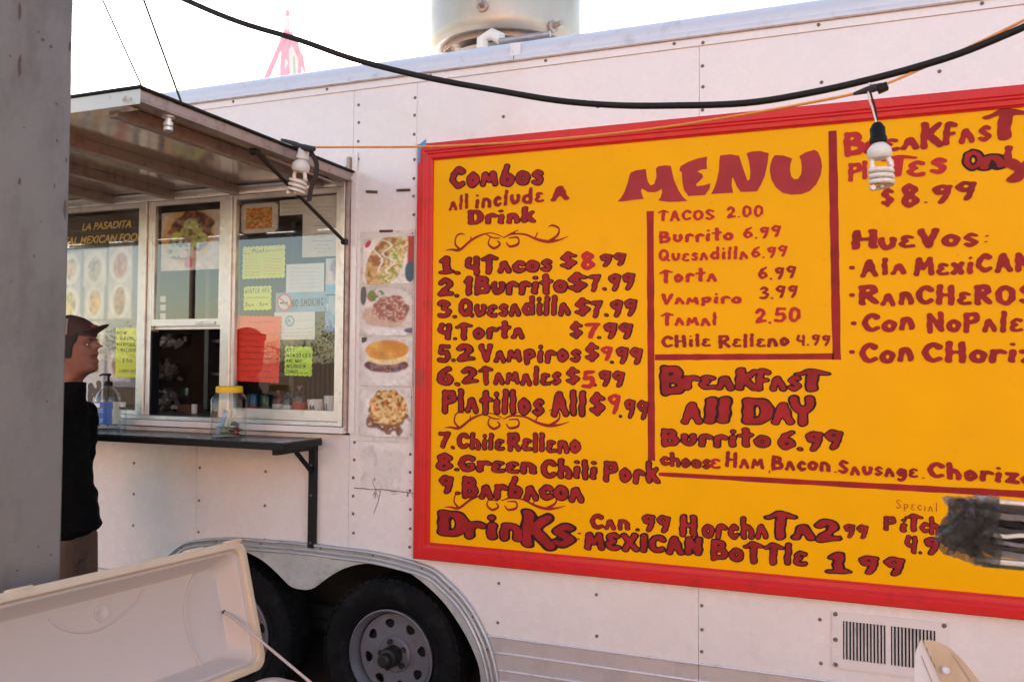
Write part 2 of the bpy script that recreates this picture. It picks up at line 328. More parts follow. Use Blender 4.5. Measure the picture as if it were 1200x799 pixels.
g('y', 5.6, C((1.3, 5.6), (2.8, 2.6)), C((4.4, 5.8), (2.8, 1.6), (1.6, -1)))
g('z', 5.4, C((1.3, 5.4), (4.2, 5.4)), C((4.2, 5.3), (1.5, 1.4)), C((1.5, 1.3), (4.4, 1.2)))
g('0', 6.2, C((3.1, 8.6), (1.6, 6.8), (1.6, 3.2), (3.1, 1.4), (4.7, 3.2), (4.7, 6.8), (3.1, 8.6)))
g('1', 4.8, C((1.3, 6.9, 1), (2.6, 8.7, 1.1)), C((2.8, 8.4, 1.35), (2.6, 1.8)), C((1.0, 1.2, 1), (4.2, 1.3, 1)))
g('!', 4.0, C((1.0, 7.2, .9), (2.3, 8.7, 1.1)), C((2.4, 8.6, 1.3), (2.0, 1.2)))
g('2', 6.2, C((1.5, 7.0), (3.0, 8.6), (4.7, 7.2), (3.8, 4.6), (1.5, 1.8)), C((1.5, 1.5), (5.0, 1.8)))
g('3', 6.0, C((1.4, 7.9), (3.2, 8.7), (4.5, 7.2), (2.8, 5.4, 1)), C((2.8, 5.3, 1), (4.9, 4.0), (3.8, 1.7), (1.3, 1.7)))
g('4', 6.2, C((1.7, 8.7), (1.3, 5.2), (3.4, 4.3), (4.6, 4.8)), C((4.8, 8.8), (4.5, 1.2)))
g('5', 6.0, C((4.8, 8.6, 1.1), (1.9, 8.4, 1.1)), C((1.9, 8.4, 1.1), (1.7, 5.6, 1.1)), C((1.7, 5.3), (4.0, 5.6), (4.8, 3.4), (3.4, 1.5), (1.3, 1.8)))
g('6', 6.2, C((4.4, 8.5), (2.3, 6.6), (1.5, 3.4), (3.0, 1.5), (4.8, 2.8), (4.0, 4.9), (1.9, 4.2)))
g('7', 6.0, C((1.2, 8.3), (4.7, 8.5)), C((4.7, 8.3), (3.2, 4.8), (2.4, 1.2)))
g('8', 6.2, C((3.1, 8.7), (1.8, 7.2), (3.1, 5.3), (4.5, 7.2), (3.1, 8.7)), C((3.1, 5.2), (1.5, 3.2), (3.1, 1.4), (4.8, 3.2), (3.1, 5.2)))
g('9', 6.0, C((4.5, 7.6), (2.9, 8.6), (1.5, 7.0), (2.7, 5.3), (4.5, 6.4)), C((4.7, 8.0), (4.2, 4.5), (3.2, 1.2)))
g('$', 6.2, C((4.7, 7.3, 1.15), (3.0, 8.0), (1.8, 6.6), (3.3, 5.0), (4.7, 3.4), (3.2, 2.1), (1.4, 2.7, 1.15)), C((3.2, 9.1, .9), (3.1, .9, .9)))
g('.', 2.4, C((1.1, 1.0, .85), (1.15, 1.0, .85)))
g(',', 2.4, C((1.3, 1.1, .8), (.9, -.6, .5)))
g(':', 2.4, C((1.1, 1.6, .8), (1.15, 1.6, .8)), C((1.1, 5.4, .8), (1.15, 5.4, .8)))
g('*', 3.2, C((1.3, 4.2, 1.2), (2.0, 4.2, 1.2)))
g('-', 4.6, C((1.1, 4.2, .8), (3.6, 4.2, .8)))
g('~', 3.0); g(' ', 2.6)
g('(', 3.2, C((2.2, 8.8), (1.2, 5), (2.2, 1.2)))

def sdf(strokes, wt, h, pad=1.6, wob=0, seed=0):
    segs = []
    for s in strokes:
        pts = [(p[0], p[1], (p[2] if len(p) > 2 else 1.25)) for p in s]
        pts = catmull(pts, 5) if len(pts) > 2 else pts
        segs += list(zip(pts, pts[1:]))
    xs = [p[0] for sg in segs for p in sg]; ys = [p[1] for sg in segs for p in sg]
    x0, x1, y0, y1 = min(xs)-1.5-pad, max(xs)+1.5+pad, min(ys)-1.5-pad, max(ys)+1.5+pad
    X, Y = np.meshgrid(np.arange(x0, x1, h), np.arange(y0, y1, h)); S = np.full(X.shape, 9.0)
    for a, b in segs:
        dx, dy = b[0]-a[0], b[1]-a[1]; L2 = dx*dx+dy*dy+1e-9
        t = np.clip(((X-a[0])*dx+(Y-a[1])*dy)/L2, 0, 1)
        d = np.hypot(X-a[0]-t*dx, Y-a[1]-t*dy)-(a[2]+(b[2]-a[2])*t)*wt
        S = np.minimum(S, d)
    if wob:
        r = np.random.RandomState(seed); q = r.rand(6)*6.28
        S = S+wob*(np.sin(X*1.3+q[0]+np.sin(Y*1.1+q[1]))+.7*np.sin(Y*1.7+q[2]+X*.8))
    return S, x0, y0
def msq(S, x0, y0, h, thr):
    V = []; Fc = []; ins = S < thr; ny, nx = S.shape; cache = {}
    def vid(k, x, y):
        if k not in cache: cache[k] = len(V); V.append((x0+x*h, y0+y*h))
        return cache[k]
    cnt = ins[:-1, :-1].astype(int)+ins[1:, :-1]+ins[:-1, 1:]+ins[1:, 1:]
    for j in range(ny-1):
        run = None
        for i in range(nx):
            c = cnt[j, i] if i < nx-1 else 0
            if c == 4:
                if run is None: run = i
                continue
            if run is not None:
                Fc.append((vid((run, j), run, j), vid((i, j), i, j), vid((i, j+1), i, j+1), vid((run, j+1), run, j+1))); run = None
            if c == 0: continue
            cs = ((i, j), (i+1, j), (i+1, j+1), (i, j+1)); poly = []
            for k in range(4):
                a, b = cs[k], cs[(k+1) % 4]; sa, sb = S[a[1], a[0]]-thr, S[b[1], b[0]]-thr
                if sa < 0: poly.append(vid(a, *a))
                if (sa < 0) != (sb < 0):
                    t = sa/(sa-sb); key = (min(a, b), max(a, b))
                    poly.append(vid(key, a[0]+(b[0]-a[0])*t, a[1]+(b[1]-a[1])*t))
            if len(poly) > 2: Fc.append(tuple(poly))
    return V, Fc
_gc = {}
def glyph(ch, wt, outline, h, var):
    k = (ch, wt, outline, h, var)
    if k not in _gc:
        S, x0, y0 = sdf(G[ch][1], wt, h, wob=.13 if wt > .6 else 0, seed=hash((ord(ch), var)) % 9999)
        xs = np.where((S < 0).any(0))[0]
        _gc[k] = (msq(S, x0, y0, h, 0 if not outline else -.10), msq(S, x0, y0, h, outline) if outline else None, x0+xs[0]*h, x0+xs[-1]*h)
    return _gc[k]
def text_mesh(s, mapf, wt=1.0, outline=0, h=.42, track=.0, jit=1.0, lift=.0012):
    wt *= .77
    """mapf(u, v, l): u 0..1 along the line, v in cap heights, l = height off the surface. Returns fill mesh, outline mesh"""
    rnd = random.Random(s); pen = 0; items = []; lo = hi = None
    for ch in s:
        wd, st = G[ch]
        if not st: pen += wd; continue
        gl = glyph(ch, wt, outline, h, rnd.randint(0, 2))
        if lo is None: lo = pen+gl[2]
        hi = pen+gl[3]; items.append((gl, pen, rnd.uniform(-.05, .05)*jit, rnd.uniform(-.35, .35)*jit, wd/2)); pen += wd+track
    W = max(hi-lo, 1e-3); out = []
    for layer in (0, 1):
        V = []; Fc = []
        for gi, (gl, px, rot, dy, cx) in enumerate(items):
            if gl[layer] is None: continue
            vs, fs = gl[layer]; b = len(V); l = lift*(2 if layer == 0 else 1)*(1+.03*gi)
            cr, sr = cos(rot), sin(rot)
            for x, y in vs:
                X, Y = (x-cx)*cr-(y-4)*sr+cx+px, (x-cx)*sr+(y-4)*cr+4+dy
                V.append(mapf((X-lo)/W, Y/10, l))
            Fc += [tuple(b+i for i in f) for f in fs]
        out.append((V, Fc) if Fc else None)
    return out
def px_map(x0, y0, x1, y1, hp, yp):
    a = P(x0, y0, yp); b = P(x1, y1, yp); c = P(x0, y0-hp, yp)-a; u = b-a
    return lambda s, t, l: (a.x+u.x*s+c.x*t, yp-l, a.z+u.z*s+c.z*t)
_lc = 0
def write(parent, s, x0, y0, x1, y1, hp, m='letter', wt=1.0, outline=.38, yp=0, h=.42, jit=1, track=0, name='lettering', lift=.0012):
    global _lc
    _lc = (_lc+3) % 7; lift = lift*(.85+.05*_lc)
    if s in ('.', ',', ':', '*'):
        c_ = (x0+x1)/2; hw_ = hp*(.12 if s == '*' else .055); x0, x1 = c_-hw_, c_+hw_
    f, o = text_mesh(s, px_map(x0, y0, x1, y1, hp, yp), wt, outline, h, track, jit, lift)
    bm = (list(f[0]), list(f[1])); mats = [M[m]]; nf = len(bm[1])
    if o:
        b = len(bm[0]); bm[0].extend(o[0]); bm[1].extend([tuple(b+i for i in q) for q in o[1]]); mats.append(M['inkb'])
    ob = obj(name, bm, mats, parent)
    if o:
        for i, p in enumerate(ob.data.polygons):
            if i >= nf: p.material_index = 1
    return ob
def strokes_mesh(strokes, mapf, h, wt=1, thr=0):
    S, x0, y0 = sdf(strokes, wt, h, pad=.3); V, Fc = msq(S, x0, y0, h, thr); return [mapf(x, y) for x, y in V], Fc

# ================================================================== GROUND
gv = []; n = 24
tag(obj('ground', ([(-300, -300, 0), (300, -300, 0), (300, 300, 0), (-300, 300, 0)], [(0, 1, 2, 3)]), M['asph']), kind='structure')

# ================================================================== FOOD TRAILER
XL, XR = -5.6, 2.9                      # trailer ends
ZT, ZB, YB = 3.0, .515, 2.3             # top flange, bottom of the sheets, far side
WX0, WX1 = -4.62, -2.155                # serving window frame
SEAM = (-4.26, -3.04, -1.82, -.55, .72, 1.99)
T = thing('food_trailer', 'long white concession trailer with serving window, awning and grey double wheel fender', 'food trailer', (-1.3, 1.1, 0))
fcx = -2.40                             # middle between the two wheels
OUT = [P(x, y) for x, y in ((370, 637), (404, 640.5), (440, 645), (475, 653), (508, 664), (526.7, 679), (545, 697.5), (559.7, 718.5), (572.5, 744), (580, 765), (586, 792))]
OUT = [(p.x, p.z) for p in OUT]; OUT.append((OUT[-1][0]+.006, .27))
OUT[0] = (OUT[0][0], OUT[1][1]+.004)
INN = [P(x, y) for x, y in ((352, 691), (361, 690), (370, 687.5), (384, 677), (395, 670), (405, 665), (421, 660.5), (440, 659), (458, 661.5), (475, 667), (492, 677.5), (510, 693), (524, 708), (538, 728), (548, 745), (556, 762), (563, 782))]
INN = [(p.x, p.z) for p in INN]; INN[0] = (fcx, INN[1][1]-.001); INN.append((INN[-1][0]+.012, .27))
INN = catmull(INN, 3)
OUT = catmull(OUT, 3)
mir = lambda L: [(2*fcx-x, z) for x, z in L]
outer = mir(OUT)[::-1]+OUT              # left foot over the top to the right foot
inner = mir(INN)[::-1]+INN
def arch_z(x):                          # height of the cut-out in the sheets at x (a little inside the fender's outer edge)
    for (a, b) in zip(outer, outer[1:]):
        if a[0] <= x <= b[0] and b[0] > a[0]: return a[1]+(b[1]-a[1])*(x-a[0])/(b[0]-a[0])-.03
    return None
def sheet(x0, x1, z0, z1):
    """one sheet of the side, its lower edge cut round the wheel arch"""
    low = []; ns = 40
    for k in range(ns+1):
        x = x0+(x1-x0)*k/ns; a = arch_z(x)
        low.append((x, max(z0, a) if a else z0))
    keep = [low[0]]+[low[i] for i in range(1, ns) if not (low[i-1][1] == low[i][1] == low[i+1][1])]+[low[-1]]
    return plate(keep+[(x1, z1), (x0, z1)], [], 0, .03)
cols = [XL]+list(SEAM)+[XR]; gap = .0007
for a, b in zip(cols, cols[1:]):
    a_, b_ = a+gap, b-gap
    if b <= -2.5:                       # under and over the serving window
        obj('wall_panel', sheet(a_, b_, ZB if a > -3.5 else .45, 1.345), M['wall'], T)
        obj('wall_panel', sheet(a_, b_, 2.60, ZT), M['wall'], T)
    elif a < -2.155 < b:
        obj('wall_panel', sheet(a_, WX1, ZB, 1.345), M['wall'], T)
        obj('wall_panel', sheet(a_, WX1, 2.60, ZT), M['wall'], T)
        obj('wall_panel', sheet(WX1+.002, b_, ZB, ZT), M['wall'], T)
    else: obj('wall_panel', sheet(a_, b_, ZB, ZT), M['wall'], T)
obj('wall_panel', box((XL+gap, 0, 1.3465), (-4.6215-.30, .03, 2.5985), 0), M['wall'], T); obj('wall_panel', box((-4.9208, 0, 1.3465), (WX0-.001, .03, 2.5985), 0), M['wall'], T)
# body: back, ends, floor, partition between the sheets and the dark inside
bm = box((XL, YB, .45), (XR, YB+.04, 3.1)); add_box(bm, (XL-.03, .0, .45), (XL-.001, YB, 3.1)); add_box(bm, (XR+.001, 0, .45), (XR+.03, YB, 3.1))
obj('outer_shell', bm, M['wall'], T)
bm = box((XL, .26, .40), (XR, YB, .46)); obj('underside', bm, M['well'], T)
bm = box((XL, .1, ZT+.082), (XR, YB, ZT+.10)); obj('roof', bm, M['roofm'], T)
# rounded roof rail in three lengths, with the thin flashing under it
pr = [(-.012, ZT-.002), (-.012, ZT+.004), (-.006, ZT+.02)]
for k in range(8):
    a = radians(90*k/7); pr.append((.105-.105*cos(a), ZT+.02+.09*sin(a)))
pr += [(.15, ZT+.112), (.15, ZT+.101), (.105, ZT+.095), (.01, ZT+.0)]
RJ = [XL, -4.2, P(603, 45).x, .95, XR]
for a, b in zip(RJ, RJ[1:]):
    bm = B(); add_loft(bm, [[(x, y, z) for y, z in pr] for x in (a+.002, b-.002)]); obj('roof_rail', bm, M['roofm'], T, 40)
bm = box((RJ[2]-.02, -.004, ZT+.02), (RJ[2]+.03, -.001, ZT+.075)); obj('rail_splice', bm, M['roofm'], T)
obj('top_flashing', box((XL, -.006, ZT-.043), (XR, -.0005, ZT-.006), .001), M['wall'], T)
obj('flange_lip', box((XL, -.015, ZT-.010), (XR, -.0125, ZT-.0025)), M['awnf'], T)
# inside room
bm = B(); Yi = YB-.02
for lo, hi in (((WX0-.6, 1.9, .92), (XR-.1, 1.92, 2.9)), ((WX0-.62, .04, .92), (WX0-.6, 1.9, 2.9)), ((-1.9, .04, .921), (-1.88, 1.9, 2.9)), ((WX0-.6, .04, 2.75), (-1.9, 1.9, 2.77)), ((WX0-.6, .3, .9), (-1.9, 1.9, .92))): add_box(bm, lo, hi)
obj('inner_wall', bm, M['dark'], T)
obj('inner_counter', box((WX0, .045, 1.36), (-2.16, .62, 1.395), .004), M['inter'], T)
bm = B()
for z in (1.60, 1.80, 2.05): add_box(bm, (-3.62, .75, z), (-3.02, 1.05, z+.018))
add_box(bm, (-3.64, .72, 1.395), (-3.61, 1.05, 2.5)); add_box(bm, (-3.02, .72, 1.395), (-2.99, 1.05, 2.5))
obj('inner_shelf_rack', bm, M['inter'], T)
# fender plate with its centre tongue, round embossing and two beads
fo = obj('fender', plate(outer+inner[::-1], [], -.012, -.004), M['steel'], T)
def ring_band(path, wd, y0, y1):
    pts = []; n_ = len(path)
    for i, (x, z) in enumerate(path):
        a = path[max(i-1, 0)]; b = path[min(i+1, n_-1)]; dx, dz = b[0]-a[0], b[1]-a[1]; l = sqrt(dx*dx+dz*dz)
        pts.append((x+dz/l*wd, z-dx/l*wd))
    return plate(path+pts[::-1], [], y0, y1)
obj('fender_trim', ring_band(outer, .052, -.020, -.0125), M['trim'], fo)
off = lambda d: [(x, z) for x, z in [((p[0]+(q[1]-o_[1])/max(sqrt((q[0]-o_[0])**2+(q[1]-o_[1])**2), 1e-6)*d), (p[1]-(q[0]-o_[0])/max(sqrt((q[0]-o_[0])**2+(q[1]-o_[1])**2), 1e-6)*d)) for o_, p, q in zip([outer[0]]+outer[:-1], outer, outer[1:]+[outer[-1]])]]
for d, r in ((.006, .007), (.030, .0055), (.050, .007)): obj('trim_bead', tube([(x, -.021, z) for x, z in off(d)], r, 8), M['steel'], fo, 50)
e = P(350, 664); bm = B()
for r in (.049, .040): add_tube(bm, [(e.x+r*cos(2*pi*k/40), -.0125, e.z+r*sin(2*pi*k/40)) for k in range(41)], .0018, 6)
for dx, hh in ((-.02, .016), (-.008, .02), (.006, .02), (.02, .016)): add_box(bm, (e.x+dx-.003, -.0140, e.z-hh/2), (e.x+dx+.003, -.0121, e.z+hh/2))
obj('embossed_badge', bm, M['steel'], fo, 40)
# wheel box and two wheels
bm = box((-3.62, .34, 0.02), (-1.30, .36, .95)); add_box(bm, (-3.62, .03, .86), (-1.30, .34, .88)); add_box(bm, (-3.64, .03, .3), (-3.62, .34, .9)); add_box(bm, (-1.30, .03, .2), (-1.28, .34, .9))  # back plate lowered to shut out sunlit ground and blacken the gap
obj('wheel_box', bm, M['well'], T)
obj('axle_beam', tube([(-2.86, .3, .36), (-1.95, .3, .36)], .05, 10), M['well'], T, 50)
def wheel(cx, cz):
    t = thing('wheel', None, None, (cx, .1, cz)); t.parent = T; t.matrix_parent_inverse = Matrix.Translation(-Vector(T.location))
    Mx = Matrix.Translation((cx, 0, cz)) @ Matrix.Rotation(radians(90), 4, 'X')      # lathe axis toward the viewer (-Y)
    pr = [(.205, -.045), (.213, -.028), (.226, -.012), (.25, .004), (.28, .012), (.305, .012), (.327, .004), (.340, -.012), (.347, -.04), (.350, -.09), (.350, -.15), (.34, -.2), (.30, -.215), (.21, -.2)]
    ty = obj('tyre', lathe(pr, Mx, 64, False), M['rubber'], t, 40)
    bm = B()
    for r0 in (.262, .296, .318): add_tube(bm, [Mx @ Vector((r0*cos(2*pi*k/64), r0*sin(2*pi*k/64), .0095 if r0 < .31 else .006)) for k in range(65)], .0022, 5)
    for k in range(52):
        for zz in (-.03, -.085, -.14):
            a = 2*pi*(k+(.5 if zz == -.085 else 0))/52
            add_box(bm, (.340, -.016, zz-.022), (.3508, .016, zz+.022), 0, Mx @ Matrix.Rotation(a, 4, 'Z'))
    obj('tread', bm, M['rubber'], ty)
    pr = [(.196, -.19), (.200, -.10), (.186, -.055), (.190, -.035), (.200, -.022), (.207, -.008), (.213, -.010), (.212, -.022), (.203, -.03), (.201, -.10), (.200, -.19)]
    rm = obj('rim', lathe(pr, Mx, 64, False), M['rim'], t, 30)
    # spoked disc with eight holes, dished centre
    R0, R1 = .182, .076; holes = []
    for k in range(8):
        a = 2*pi*k/8+.2; h_ = []
        for q in range(12):
            b_ = 2*pi*q/12; rr, tt = .138+.021*cos(b_), (.024+.008*cos(b_))*sin(b_)
            h_.append((rr*cos(a)-tt*sin(a), rr*sin(a)+tt*cos(a)))
        holes.append(h_)
    disc = plate([(R0*cos(2*pi*k/64), R0*sin(2*pi*k/64)) for k in range(64)], holes+[[(R1*cos(2*pi*k/40), R1*sin(2*pi*k/40)) for k in range(40)]], -.066, -.058)
    for v in disc.verts:
        r_ = sqrt(v.co.x**2+v.co.z**2); v.co = Mx @ Vector((v.co.x, v.co.z, v.co.y))
    obj('disc', disc, M['rim'], rm)
    obj('disc_centre', lathe([(.082, -.064), (.082, -.052), (.072, -.044), (.050, -.044)], Mx, 40), M['rim'], rm, 30)
    bm = B()
    bm.free()
    for k in range(5):
        a = 2*pi*k/5+.55; p = Vector((.062*cos(a), .062*sin(a), 0))
        obj('lug_nut', lathe([(.0115, -.05), (.0115, -.026), (.007, -.022)], Mx @ Matrix.Translation(p), 6), M['hub'], rm)
    hb = obj('hub_cap', lathe([(.047, -.05), (.046, .0), (.042, .016), (.030, .02), (.029, .05), (.022, .056), (.012, .056)], Mx, 28), M['hub'], rm, 30)
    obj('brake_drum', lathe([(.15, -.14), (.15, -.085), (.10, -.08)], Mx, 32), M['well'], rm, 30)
    return t
wc = P(463, 771, .06)
W1 = wheel(wc.x, .352)
W2 = W1.copy(); COL.objects.link(W2)
W2.parent = T; W2.matrix_parent_inverse = W1.matrix_parent_inverse
for ch in list(W1.children): copy_tree(ch, W2)
W2.location = (wc.x-.88, .1, .352)
# ribbed skirt strips right of the fender and a plain strip at the left
zz = [.512, .445, .372, .325, .25]
for a, b in ((OUT[-1][0]+.002, -.55), (-.548, .72), (.722, XR)):
    for k in range(4):
        z1, z0 = zz[k], zz[k+1]
        x0 = a
        if a < -1:   # follow the trim's edge
            cand = [x for x, z in OUT if z0-.03 <= z <= z1+.03]; x0 = max(cand)-.045 if cand else a
        obj('skirt_strip', box((x0, -.002, z0+.003), (b, .02, z1-.003), .001), M['skirt'], T)
        obj('strip_bead', tube([(x0, -.004, z1), (b, -.004, z1)], .005, 8), M['roofm'], T, 50)
for k in range(3):
    z1 = .45-.07*k
    obj('skirt_strip', box((XL, -.002, z1-.067), (-3.42, .02, z1-.003), .001), M['skirt'], T)
obj('strip_bead', tube([(XL, -.004, P(100, 665).z), (-3.40, -.004, P(140, 668).z)], .0035, 8), M['trim'], T, 50)
# rivets: rows along seams and studs
pts = []
def rv(px, *ys):
    for y in ys: p = P(px, y); pts.append((p.x, p.z))
zs = lambda x, z0, z1, dz: [pts.append((x+random.uniform(-.003, .003), z0+k*dz+random.uniform(-.004, .004))) for k in range(int((z1-z0)/dz)+1)]
zs(-1.832, .86, 2.66, .083)
zs(-1.832, 2.72, 2.96, .085); zs(-2.128, .90, 1.38, .083); zs(-2.128, 2.63, 2.96, .085)
zs(-1.40, .57, .80, .165); zs(-.965, .57, .8, .165); zs(-.535, .56, .8, .088); zs(-.535, 2.70, 2.97, .088); zs(-.10, .57, .8, .165); zs(.735, .56, .8, .088); zs(.735, 2.70, 2.96, .088)
zs(-1.395, 2.757, 2.8, .2); zs(.31, 2.75, 2.8, .2); zs(-.09, 2.757, 2.8, .2); zs(-.97, 2.76, 2.8, .2)
for x in (-3.45, -3.02, -2.62, -3.86, -4.3): zs(x, .83, 1.3, .162)
zs(-3.45, .62, .7, .2)
for k in range(16): pts.append((XL+.55*k, ZT-.022))
bm = B()
for x, z in pts:
    y = -.006 if z > ZT-.05 else 0
    add_lathe(bm, [(.0075, 0), (.0068, .0025), (.0035, .0042)], Matrix.Translation((x, y+.0005, z)) @ Matrix.Rotation(radians(90), 4, 'X'), 8)
for i in range(0, len(outer), 5):
    x, z = outer[i]; x, z = off(.018)[i]
    add_lathe(bm, [(.006, 0), (.005, .003)], Matrix.Translation((x, -.0195, z)) @ Matrix.Rotation(radians(90), 4, 'X'), 8)
obj('rivets', bm, M['rivet'], T, 40, 'stuff')

# ---- serving window frame
ZS, ZH = 1.405, 2.505                    # sill and head of the glazing
fr = obj('window_frame', box((WX0, -.03, ZH), (WX1-.045, .05, ZH+.03), .003), M['alu'], T, 40)
obj('header_strip', box((WX0, -.022, ZH+.032), (WX1-.047, .02, 2.60), .002), M['awnf'], T)
for z in (ZH+.038,): obj('header_lip', tube([(WX0, -.030, z), (WX1-.05, -.030, z)], .004, 6), M['alu'], T, 50)
bm = B()
for k in range(7):
    add_lathe(bm, [(.007, 0), (.006, .003)], Matrix.Translation((-2.36-.33*k, -.022, 2.565)) @ Matrix.Rotation(radians(90), 4, 'X'), 8)
obj('header_screws', bm, M['rivet'], T, kind='stuff')
bm = box((WX1-.044, -.035, ZS-.02), (WX1-.02, .05, 2.598), .002); obj('side_jamb', bm, M['alu'], T)
bm = box((WX1-.018, -.028, ZS-.035), (WX1-.002, .03, 2.64), .002); obj('side_jamb', bm, M['awnf'], T)
bm = box((WX1-.0, -.012, ZS-.05), (WX1+.03, -.0005, 2.66), .001); obj('edge_angle', bm, M['wall'], T)
obj('sill', box((WX0, -.045, ZS-.052), (WX1-.01, .045, ZS-.022), .003), M['wall'], T)
obj('sill', box((WX0, -.030, ZS-.020), (WX1-.046, .045, ZS+.0), .002), M['alu'], T)
obj('post', box((-3.418, -.026, ZS+.001), (-3.375, .045, ZH-.001), .002), M['alu'], T)
obj('post', box((-3.373, -.014, ZS+.001), (-3.345, .045, ZH-.001), .002), M['alu'], T)
obj('post', box((-2.898, -.016, ZS+.001), (-2.873, .045, ZH-.001), .002), M['alu'], T)
obj('post', box((-2.871, -.028, ZS+.001), (-2.830, .045, ZH-.001), .003), M['alu'], T)
def pane_frame(x0, x1, z0, z1, y0, y1, wl, wb, wt, wr=None):
    wr = wr or wl
    f_ = obj('sash', plate([(x0, z0), (x1, z0), (x1, z1), (x0, z1)], [[(x0+wl, z0+wb), (x0+wl, z1-wt), (x1-wr, z1-wt), (x1-wr, z0+wb)]], y0, y1), M['alu'], T)
    obj('glass_pane', box((x0+wl, (y0+y1)/2-.002, z0+wb), (x1-wr, (y0+y1)/2+.002, z1-wt)), M['glass'], f_)
    return f_
pane_frame(WX0+.01, -3.419, ZS+.002, ZH-.002, -.012, .012, .02, .02, .022)
pane_frame(-3.344, -2.899, P(220, 379).z-.012, ZH-.002, -.012, .010, .016, .034, .02)
pane_frame(-2.829, WX1-.046, ZS+.002, ZH-.002, -.016, .010, .018, .048, .022, .03)
obj('sash_pull', box((-3.05, -.022, P(220, 379).z-.006), (-2.93, -.0125, P(220, 379).z+.006), .002), M['alu'], T)
obj('sash_rail', box((-3.344, .014, P(220, 379).z-.03), (-2.899, .035, P(220, 379).z+.005), .002), M['alu'], T)
obj('track_strip', box((-3.344, -.012, ZS+.002), (-3.334, .04, P(220, 379).z-.04)), M['black'], T)

# ---- awning: flap standing out above the window
AX, AY, AZ = -2.148, -1.295, 2.528
aw = obj('awning', box((-5.45, AY+.02, AZ+.022), (AX-.02, -.02, AZ+.028)), M['awn'], T)
# end frame: an angle with a folded lower lip, its outer lip, front rail
bm = box((AX-.055, AY, AZ-.004), (AX, -.012, AZ+.003), .001); add_box(bm, (AX-.004, AY, AZ+.003), (AX, -.012, AZ+.04), .001)
obj('awning_end_angle', bm, M['awnf'], aw)
obj('awning_end_edge', tube([(AX+.004, AY, AZ+.042), (AX+.004, -.01, AZ+.042)], .007, 8), M['black'], aw, 50)
bm = box((-5.45, AY-.004, AZ-.012), (AX, AY-.0005, AZ+.038), .001); obj('awning_front_rail', bm, M['awnw'], aw)
obj('awning_front_lip', box((-5.45, AY, AZ-.012), (AX-.056, AY+.05, AZ-.007), .001), M['awn'], aw)
obj('awning_front_edge', tube([(-5.45, AY-.004, AZ+.044), (AX+.004, AY-.004, AZ+.044)], .007, 8), M['black'], aw, 50)
for px, py in ((280, 212), (205, 220), (135, 229)):
    x = P(px, py).x
    bm = box((x-.02, AY+.05, AZ-.022), (x-.016, -.03, AZ+.021), 0); add_box(bm, (x-.0155, AY+.05, AZ-.022), (x+.02, -.03, AZ-.018)); add_box(bm, (x+.0205, AY+.05, AZ-.022), (x+.0245, -.03, AZ+.021))
    obj('awning_rib', bm, M['awnf'], aw)
for x in (-4.1, -4.55, -5.0): obj('awning_rib', box((x-.02, AY+.05, AZ-.022), (x+.02, -.03, AZ+.021), .002), M['awnf'], aw)
x = AX-.17
bm = box((x-.02, AY+.05, AZ-.024), (x+.02, -.03, AZ+.021), .002); obj('awning_rib', bm, M['awnf'], aw)
obj('awning_hinge', tube([(-5.45, -.018, AZ+.012), (AX, -.018, AZ+.012)], .009, 8), M['alu'], aw, 50)
# prop arm from the end frame down to the jamb
pa = Vector((AX-.045, -.66, AZ-.01)); pb = Vector((WX1-.012, -.045, 2.24))
bm = tube([pa, pb], .0085, 10); add_lathe(bm, [(.014, -.012), (.014, .012)], Matrix.Translation(pb) @ Matrix.Rotation(radians(90), 4, 'Y'), 12)
add_lathe(bm, [(.016, -.014), (.016, .014)], Matrix.Translation(pa) @ Matrix.Rotation(radians(90), 4, 'Y'), 12)
obj('prop_arm', bm, M['hub'], aw, 40)
obj('gas_strut', tube([(AX-.05, -.58, AZ-.012), (WX1-.03, -.04, 2.50)], .0065, 8), M['awnf'], aw, 50)
pc = Vector((AX-.035, AY+.16, AZ-.004))
bm = lathe([(.022, 0), (.022, -.006), (.012, -.008), (.012, -.02), (.017, -.022), (.017, -.034), (.012, -.036), (.016, -.04), (.016, -.05), (.008, -.056)], Matrix.Translation(pc), 16)
obj('latch_knob', bm, M['alu'], aw, 40)

# ---- fold-down shelf with bracket
sx = -2.272; sy = -.338; sz = 1.332
sh = obj('serving_shelf', box((-4.5, sy, sz-.008), (sx, -.047, sz), .002), M['shelf'], T)
obj('shelf_edge', box((-4.5, sy-.003, sz-.034), (sx+.002, sy+.012, sz-.0085), .002), M['black'], sh)
obj('shelf_edge', box((sx-.014, sy+.013, sz-.034), (sx+.002, -.047, sz-.0085), .002), M['black'], sh)
bx_ = -2.34
bm = box((bx_-.017, -.030, .815), (bx_+.017, -.001, sz-.0355), .002); obj('bracket_leg', bm, M['black'], sh)
bm = box((bx_-.014, sy+.03, sz-.06), (bx_+.014, -.031, sz-.0355), .002); obj('bracket_arm', bm, M['black'], sh)
bm = tube([(bx_, -.03, sz-.16), (bx_, -.15, sz-.06)], .014, 4); obj('bracket_brace', bm, M['black'], sh)
bm = B()
for z in (.84, 1.06, 1.2): add_lathe(bm, [(.006, 0), (.005, .003)], Matrix.Translation((bx_, -.0302, z)) @ Matrix.Rotation(radians(90), 4, 'X'), 8)
obj('bracket_bolts', bm, M['rivet'], sh)
bm = B()
for k in range(6): add_lathe(bm, [(.008, 0), (.006, .003), (.002, .004)], Matrix.Translation((-2.5-.3*k, sy+.02, sz)), 8); add_lathe(bm, [(.008, 0), (.006, .003), (.002, .004)], Matrix.Translation((-2.55-.3*k, -.07, sz)), 8)
obj('shelf_screws', bm, M['trim'], sh)

